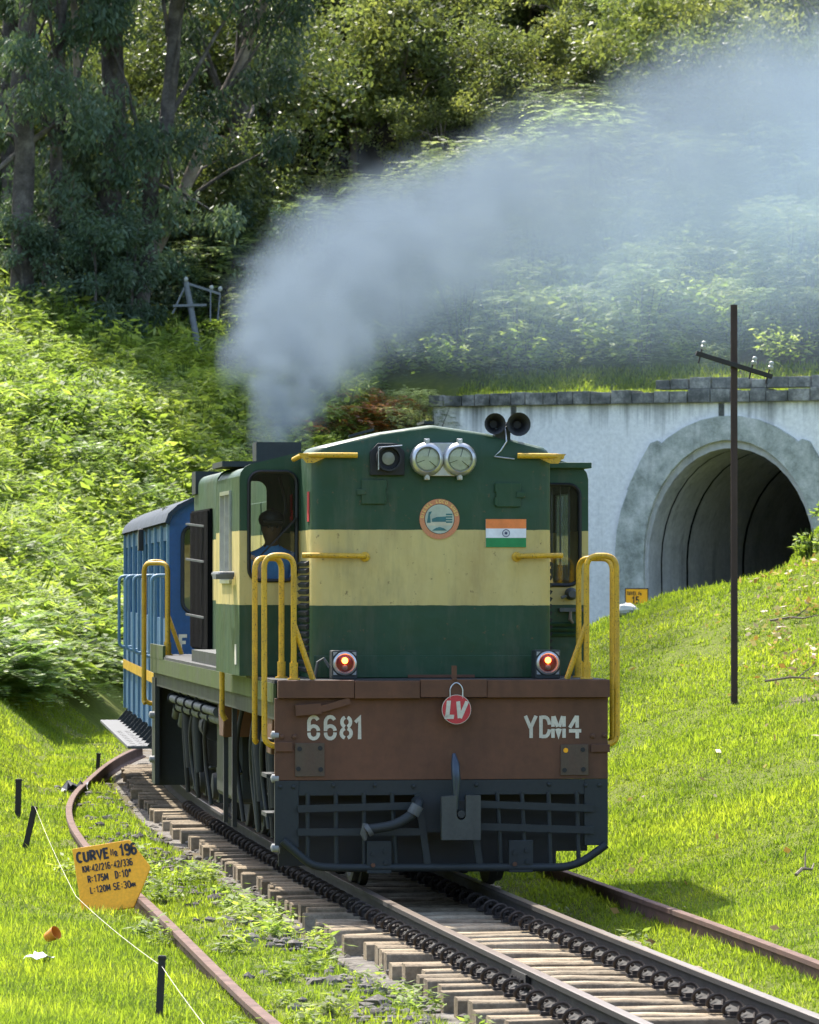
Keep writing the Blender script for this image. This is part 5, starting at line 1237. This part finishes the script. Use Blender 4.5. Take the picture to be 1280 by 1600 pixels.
# shrub on the right bank crest and a few weeds
for x,y,s,lab in ((5.2,62.2,.40,'green leafy bush with dry leaves on the crest of the right bank'),(5.5,61.5,.42,'low bush at the right picture edge on the bank crest')):
    b=LU[1]; plant((b[2],b[3]),'bank_bush',x,y,s,lab,'bush',None,-.05,parts=('leaves','stems'))
WV=[]
for i in range(3):
    V,rn=lush_mesh(700+i,M['lush'],.22,.20,12,9,.085); WV.append(np_mesh('leaves',V,quads_of(len(V)),mat=M['lush'],rnd=rn))
for i,(x,y) in enumerate(scatter(46,-3.2,0.9,24.5,44,.35,lambda x,y: -2.6<-dd(x,y)<-1.1 and inview(x,y,.1) and not(-2.8<x<-1.55 and 34.3<y<36.8))+[(1.5,33.5),(1.62,34.4),(1.9,31.2),(.95,36.4),(1.15,37.6)]):
    plant((R.choice(WV),None),'weed_clump',x,y,R.uniform(.45,1.0),'small green weed growing beside the sleepers','weed','weeds beside the track',-.01,parts=('leaves',''))
# grass
def grass(n,lat0,lat1,y0,y1,seed,hmul):
    r=np.random.default_rng(seed); m=n*5
    u=r.random(m); y=1/(1/y0+u*(1/y1-1/y0)); lat=r.uniform(lat0,lat1,m); x=xt(y)+lat
    ok=(abs(x)<y*.0853+.35)
    pat=vnoise(x*2.2,y*1.4,4)
    if lat1<0: ok&=~((pat>.22)&(lat>-2.4)&(r.random(m)<.65)); ok&=~((pat>-.05)&(lat>-1.35)&(r.random(m)<.7))
    bare=vnoise(x*.9,y*.55,13)+.5*vnoise(x*2.7,y*1.9,14); ok&=~((bare>.78)&(r.random(m)<.85))
    x=x[ok][:n];y=y[ok][:n];lat=lat[ok][:n]; n=len(x); z=gh(x,y)-.01
    cl=.5+.5*vnoise(x*1.1,y*.9,6); h=(.014+.024*r.random(n)+.05*(r.random(n)>.975))*(.5+cl)*hmul*(y/32)**.35
    a=r.uniform(0,6.28,n); w=.0045*(y/30)**.9*(1+r.random(n)); ln=r.uniform(.2,.8,n)*h
    b=np.stack([x,y,z],1); s=np.stack([np.cos(a),np.sin(a),0*a],1)*w[:,None]; tp=b+np.stack([ln*np.cos(a+1.3),ln*np.sin(a+1.3),h],1)
    V=np.stack([b-s,b+s,tp],1).reshape(-1,3); rnd=np.clip(.35*r.random(n)+.5*cl+.15*r.random(n)*vnoise(x*.5,y*.4,9),0,1)
    return V,np.repeat(rnd,3)
g1=grass(300000,-10,-1.12,22.5,80,1,1.0); g2=grass(260000,1.0,10,22.5,66,2,1.0)
def tufts(n,lat0,lat1,y0,y1,seed):
    r=np.random.default_rng(seed); u=r.random(n*4); y=1/(1/y0+u*(1/y1-1/y0)); lat=r.uniform(lat0,lat1,n*4); x=xt(y)+lat; ok=abs(x)<y*.0853+.3; x=x[ok][:n];y=y[ok][:n]; k=16; n=len(x)
    s0=r.uniform(.5,1.3,n)*(y/32)**.3; X=np.repeat(x,k)+r.normal(0,.035,n*k)*np.repeat(s0,k); Y=np.repeat(y,k)+r.normal(0,.035,n*k)*np.repeat(s0,k); h=r.uniform(.025,.075,n*k)*np.repeat(s0,k); a=r.uniform(0,6.28,n*k); w=.006*(Y/30)**.7; ln=r.uniform(.3,1.0,n*k)*h
    b=np.stack([X,Y,gh(X,Y)-.01],1); s=np.stack([np.cos(a),np.sin(a),0*a],1)*w[:,None]; tp=b+np.stack([ln*np.cos(a+1.3),ln*np.sin(a+1.3),h],1)
    return np.stack([b-s,b+s,tp],1).reshape(-1,3),np.repeat(np.clip(np.repeat(r.random(n)**1.6,k)*.9,0,1),3)
t1=tufts(2600,-9,-1.2,22.5,75,31); t2=tufts(2600,1.1,9,22.5,64,32)
g1=(np.concatenate([g1[0],t1[0],t2[0]]),np.concatenate([g1[1],t1[1],t2[1]]))

V=np.concatenate([g1[0],g2[0]]); o=link('grass',np_mesh('grass',V,tris=np.arange(len(V)).reshape(-1,3),mat=M['grass'],rnd=np.concatenate([g1[1],g2[1]]))); tag(o,'short bright green grass beside the track and on the banks','grass',kind='stuff')
r=np.random.default_rng(5); n=26000; ss=r.uniform(-8,14,n); q=r.uniform(.6,3.4,n); x=P0[0]+ss*math.cos(PA)+q*math.sin(PA); y=P0[1]-ss*math.sin(PA)+q*math.cos(PA); z=gh(x,y)-.02
a=r.uniform(0,6.28,n); h=r.uniform(.06,.2,n); w=.02*(1+r.random(n)); b=np.stack([x,y,z],1); s=np.stack([np.cos(a),np.sin(a),0*a],1)*w[:,None]; tp=b+np.stack([.4*h*np.cos(a+1.3),.4*h*np.sin(a+1.3),h],1)
V=np.stack([b-s,b+s,tp],1).reshape(-1,3); o=link('grass',np_mesh('wall_grass',V,tris=np.arange(len(V)).reshape(-1,3),mat=M['grass'],rnd=np.repeat(r.random(n),3))); tag(o,'strip of long grass on top of the tunnel wall','grass',kind='stuff')
# stones
def stones():
    r=np.random.default_rng(9); ico=[]; bm=bmesh.new(); bmesh.ops.create_icosphere(bm,subdivisions=1,radius=1); bv=np.array([v.co[:] for v in bm.verts]); bf=np.array([[v.index for v in f.verts] for f in bm.faces]); bm.free()
    Vs=[];Fs=[];k=0
    for i in range(7600):
        y=1/(1/22.5+r.random()*(1/62-1/22.5)); 
        if r.random()<.42: lat=r.uniform(-.95,.95)
        else:
            lat=-1.0-abs(r.normal(0,.42)); 
            if vnoise((xt(y)+lat)*2.2,y*1.4,4)<.12 and r.random()<.85: continue
        x=float(xt(y))+lat; s=r.uniform(.012,.035) if r.random()<.9 else r.uniform(.03,.06)
        v=bv*(1+.25*r.normal(size=(len(bv),1)))*s*np.array([1.2,1,.7]); a=r.uniform(0,6.28); R2=np.array([[math.cos(a),-math.sin(a),0],[math.sin(a),math.cos(a),0],[0,0,1]])
        zz=gz(x,y) if abs(lat)>1 else -.29
        Vs.append(v@R2.T+np.array([x,y,zz+s*.3])); Fs.append(bf+k); k+=len(bv)
    o=link('ballast_stones',np_mesh('ballast_stones',np.concatenate(Vs),tris=np.concatenate(Fs),mat=M['stone'])); tag(o,'loose grey ballast stones along the sleepers','gravel',kind='stuff')
stones()
# dry leaf litter on the right bank
r=np.random.default_rng(12); C=[]
for cx,cy,sx,sy,n in ((4.35,54,.28,.7,90),(4.6,52.3,.25,.5,80),(4.7,57.5,.35,.9,130),(4.2,56,.2,.5,60),(5.0,60.5,.4,.7,110),(4.3,58,.8,2.5,60),(3.0,46,1.2,6,40),(2.1,37.5,.5,3,20)):
    x=r.normal(cx,sx,n); y=r.normal(cy,sy,n); C.append(np.stack([x,y,gh(x,y)+.05],1))
C=np.concatenate(C); n=len(C); D=rand_unit(r,n); D[:,2]*=.5; N=rand_unit(r,n)+np.array([0,0,.8]); ln=r.uniform(.03,.12,n); V=leaf_quads(C,D,N,ln,ln*r.uniform(.25,.7,n))
o=link('dry_leaf_litter',np_mesh('dry_leaf_litter',V,quads_of(len(V)),mat=M['dryleaf'],rnd=np.repeat(r.random(n),4))); tag(o,'scattered dry brown leaves on the right bank','leaf litter',kind='stuff')
for i,(x,y,l,a,lab) in enumerate(((4.25,52.6,.75,.25,'long dry stick lying across the right bank beside the pole'),(4.55,56.8,.6,-.4,'forked dry branch among brown leaves on the upper right bank'),(3.05,36.9,.35,1.0,'short dark twig on the grass near the right loose rail'))):
    mb=MB(); mb.tube([(-l/2,0,.03),(-.1*l,.02,.07),(.2*l,-.01,.06),(l/2,.03,.10)],[.014,.013,.010,.005],6); mb.tube([(.0,.01,.06),(.2*l,.05,.16),(.3*l,.06,.22)],[.009,.006,.003],5)
    o=mb.build('dry_branch',M['twig']); o.location=(x,y,gz(x,y)); o.rotation_euler=(0,.0,a); tag(o,lab,'branch')
# ------------------------------------------------------------------ exhaust smoke
def smoke(name,axis,lo,hi,res,col,label,nscale,namp,aniso=.2,edge=.25,absorb=(.3,.3,.32),wseed=2.0,puffs=0):
    A=np.array(axis); t=np.linspace(0,len(A)-1,160); P=np.stack([np.interp(t,range(len(A)),A[:,k]) for k in range(5)],1)
    for k in range(3):
        p=np.concatenate([np.full(5,P[0,k]),P[:,k],np.full(5,P[-1,k])]); P[:,k]=np.convolve(p,np.ones(11)/11,'valid')
    if puffs:
        rr=np.random.default_rng(21); ds=np.linalg.norm(np.diff(P[:,:3],axis=0),axis=1)/P[1:,3]; cs=np.concatenate([[0],np.cumsum(ds)]); u=np.sort(rr.random(puffs))*cs[-1]
        Q=np.stack([np.interp(u,cs,P[:,k]) for k in range(5)],1); off=rr.normal(size=(puffs,3)); off/=np.linalg.norm(off,axis=1,keepdims=True); off*=rr.random((puffs,1))**.40
        Q[:,:3]+=off*Q[:,3:4]*.80; Q[:,3]*=rr.uniform(.30,.60,puffs); Q[:,4]*=rr.uniform(.7,1.4,puffs); P=Q
    me=bpy.data.meshes.new(name); me.from_pydata([tuple(p[:3]) for p in P],[(i,i+1) for i in range(len(P)-1)],[])
    for nm,k in (('rad',3),('dens',4)):
        a=me.attributes.new(nm,'FLOAT','POINT'); a.data.foreach_set('value',P[:,k].astype(np.float32))
    t=NT(name+'_volume'); pv=t.n('VolumePrincipled'); pv.inputs['Color'].default_value=(*col,1); pv.inputs['Density'].default_value=1.0; pv.inputs['Anisotropy'].default_value=aniso
    t.l(pv.outputs[0],t.out.inputs['Volume'])
    g=bpy.data.node_groups.new(name,'GeometryNodeTree'); g.interface.new_socket('Geometry',in_out='INPUT',socket_type='NodeSocketGeometry'); g.interface.new_socket('Geometry',in_out='OUTPUT',socket_type='NodeSocketGeometry')
    N=g.nodes.new; L=g.links.new; gi=N('NodeGroupInput'); go=N('NodeGroupOutput'); pos=N('GeometryNodeInputPosition')
    sn=N('GeometryNodeSampleNearest'); sn.domain='POINT'; L(gi.outputs[0],sn.inputs['Geometry'])
    # warp the lookup position with noise for billows
    nz=N('ShaderNodeTexNoise'); nz.inputs['Scale'].default_value=nscale; nz.inputs['Detail'].default_value=6; nz.inputs['Roughness'].default_value=.66
    nz.noise_dimensions='4D'; nz.inputs['W'].default_value=wseed
    nz3=N('ShaderNodeTexNoise'); nz3.inputs['Scale'].default_value=nscale*2.7; nz3.inputs['Detail'].default_value=5; nz3.inputs['Roughness'].default_value=.6
    nz2=N('ShaderNodeTexNoise'); nz2.inputs['Scale'].default_value=nscale*.42; nz2.inputs['Detail'].default_value=2
    L(sn.outputs[0],sn.outputs[0]) if False else None
    def samp(dt,attr=None):
        si=N('GeometryNodeSampleIndex'); si.data_type=dt; si.domain='POINT'; L(gi.outputs[0],si.inputs['Geometry']); L(sn.outputs['Index'],si.inputs['Index'])
        if attr:
            na=N('GeometryNodeInputNamedAttribute'); na.data_type='FLOAT'; na.inputs[0].default_value=attr; L(na.outputs[0],si.inputs['Value'])
        else:
            p=N('GeometryNodeInputPosition'); L(p.outputs[0],si.inputs['Value'])
        return si.outputs['Value']
    rad=samp('FLOAT','rad'); den=samp('FLOAT','dens'); cp=samp('FLOAT_VECTOR')
    ds=N('ShaderNodeVectorMath'); ds.operation='DISTANCE'; L(pos.outputs[0],ds.inputs[0]); L(cp,ds.inputs[1])
    def m(op,a,b=None,c=None,clamp=False):
        q=N('ShaderNodeMath'); q.operation=op; q.use_clamp=clamp
        for i,v in enumerate((a,b,c)):
            if v is None: continue
            if isinstance(v,(int,float)): q.inputs[i].default_value=v
            else: L(v,q.inputs[i])
        return q.outputs[0]
    dn=m('DIVIDE',ds.outputs['Value'],rad)
    dn=m('ADD',dn,m('MULTIPLY',m('SUBTRACT',nz.outputs['Fac'],.5),namp)); dn=m('ADD',dn,m('MULTIPLY',m('SUBTRACT',nz2.outputs['Fac'],.5),namp*.45)); dn=m('ADD',dn,m('MULTIPLY',m('SUBTRACT',nz3.outputs['Fac'],.5),namp*.95))
    mr=N('ShaderNodeMapRange'); mr.interpolation_type='SMOOTHSTEP'; L(dn,mr.inputs['Value'])
    for k,v in (('From Min',edge),('From Max',1.05),('To Min',1.0),('To Max',0.0)): mr.inputs[k].default_value=v
    inn=m('ADD',m('MULTIPLY',m('SUBTRACT',nz.outputs['Fac'],.5),4.0),m('MULTIPLY',m('SUBTRACT',nz3.outputs['Fac'],.5),3.0)); inn=m('MAXIMUM',m('ADD',inn,1.0),.25)
    d=m('MULTIPLY',m('MULTIPLY',mr.outputs['Result'],den),inn)
    vc=N('GeometryNodeVolumeCube'); L(d,vc.inputs['Density']); vc.inputs['Min'].default_value=lo; vc.inputs['Max'].default_value=hi
    for k,v in zip(('Resolution X','Resolution Y','Resolution Z'),res): vc.inputs[k].default_value=v
    sm=N('GeometryNodeSetMaterial'); L(vc.outputs[0],sm.inputs[0]); sm.inputs['Material'].default_value=t.m; L(sm.outputs[0],go.inputs[0])
    o=link(name,me); me.materials.append(t.m); md=o.modifiers.new('volume','NODES'); md.node_group=g
    tag(o,label,'smoke',kind='stuff'); return o
smoke('exhaust_smoke',[(-1.33,48.00,3.66,0.18,3.40),(-1.34,48.20,3.99,0.32,3.00),(-1.30,48.80,4.36,0.51,2.00),(-1.19,50.30,4.93,0.68,1.50),(-0.82,53.50,5.61,0.87,1.05),(-0.08,58.00,6.36,1.04,0.72),(1.07,64.00,7.20,1.21,0.50),(2.47,70.00,8.03,1.42,0.36),(4.15,76.00,8.90,1.67,0.26),(6.12,82.00,9.96,2.02,0.19),(8.21,88.00,11.10,2.46,0.15),(10.89,95.00,12.51,3.04,0.12)],
      (-3.3,46.6,3.6),(16,98,18),(165,330,135),(.265,.325,.385),'billowing blue grey exhaust smoke drifting right from the locomotive stack',1.7,2.6,0.0,.35,wseed=5.0,puffs=620)
smoke('drifting_smoke',[(-1.01,54.00,5.30,0.86,0.030),(0.08,58.00,5.74,1.24,0.045),(1.82,65.00,6.41,1.69,0.050),(3.99,73.00,7.39,2.43,0.050),(6.67,82.00,8.89,3.61,0.055),(10.30,92.00,10.66,4.42,0.055)],
      (-3.5,50,3.0),(16,97,19),(80,150,70),(.46,.60,.75),'thin veil of smoke in front of the hillside above the tunnel',.5,1.3,.1,.1)
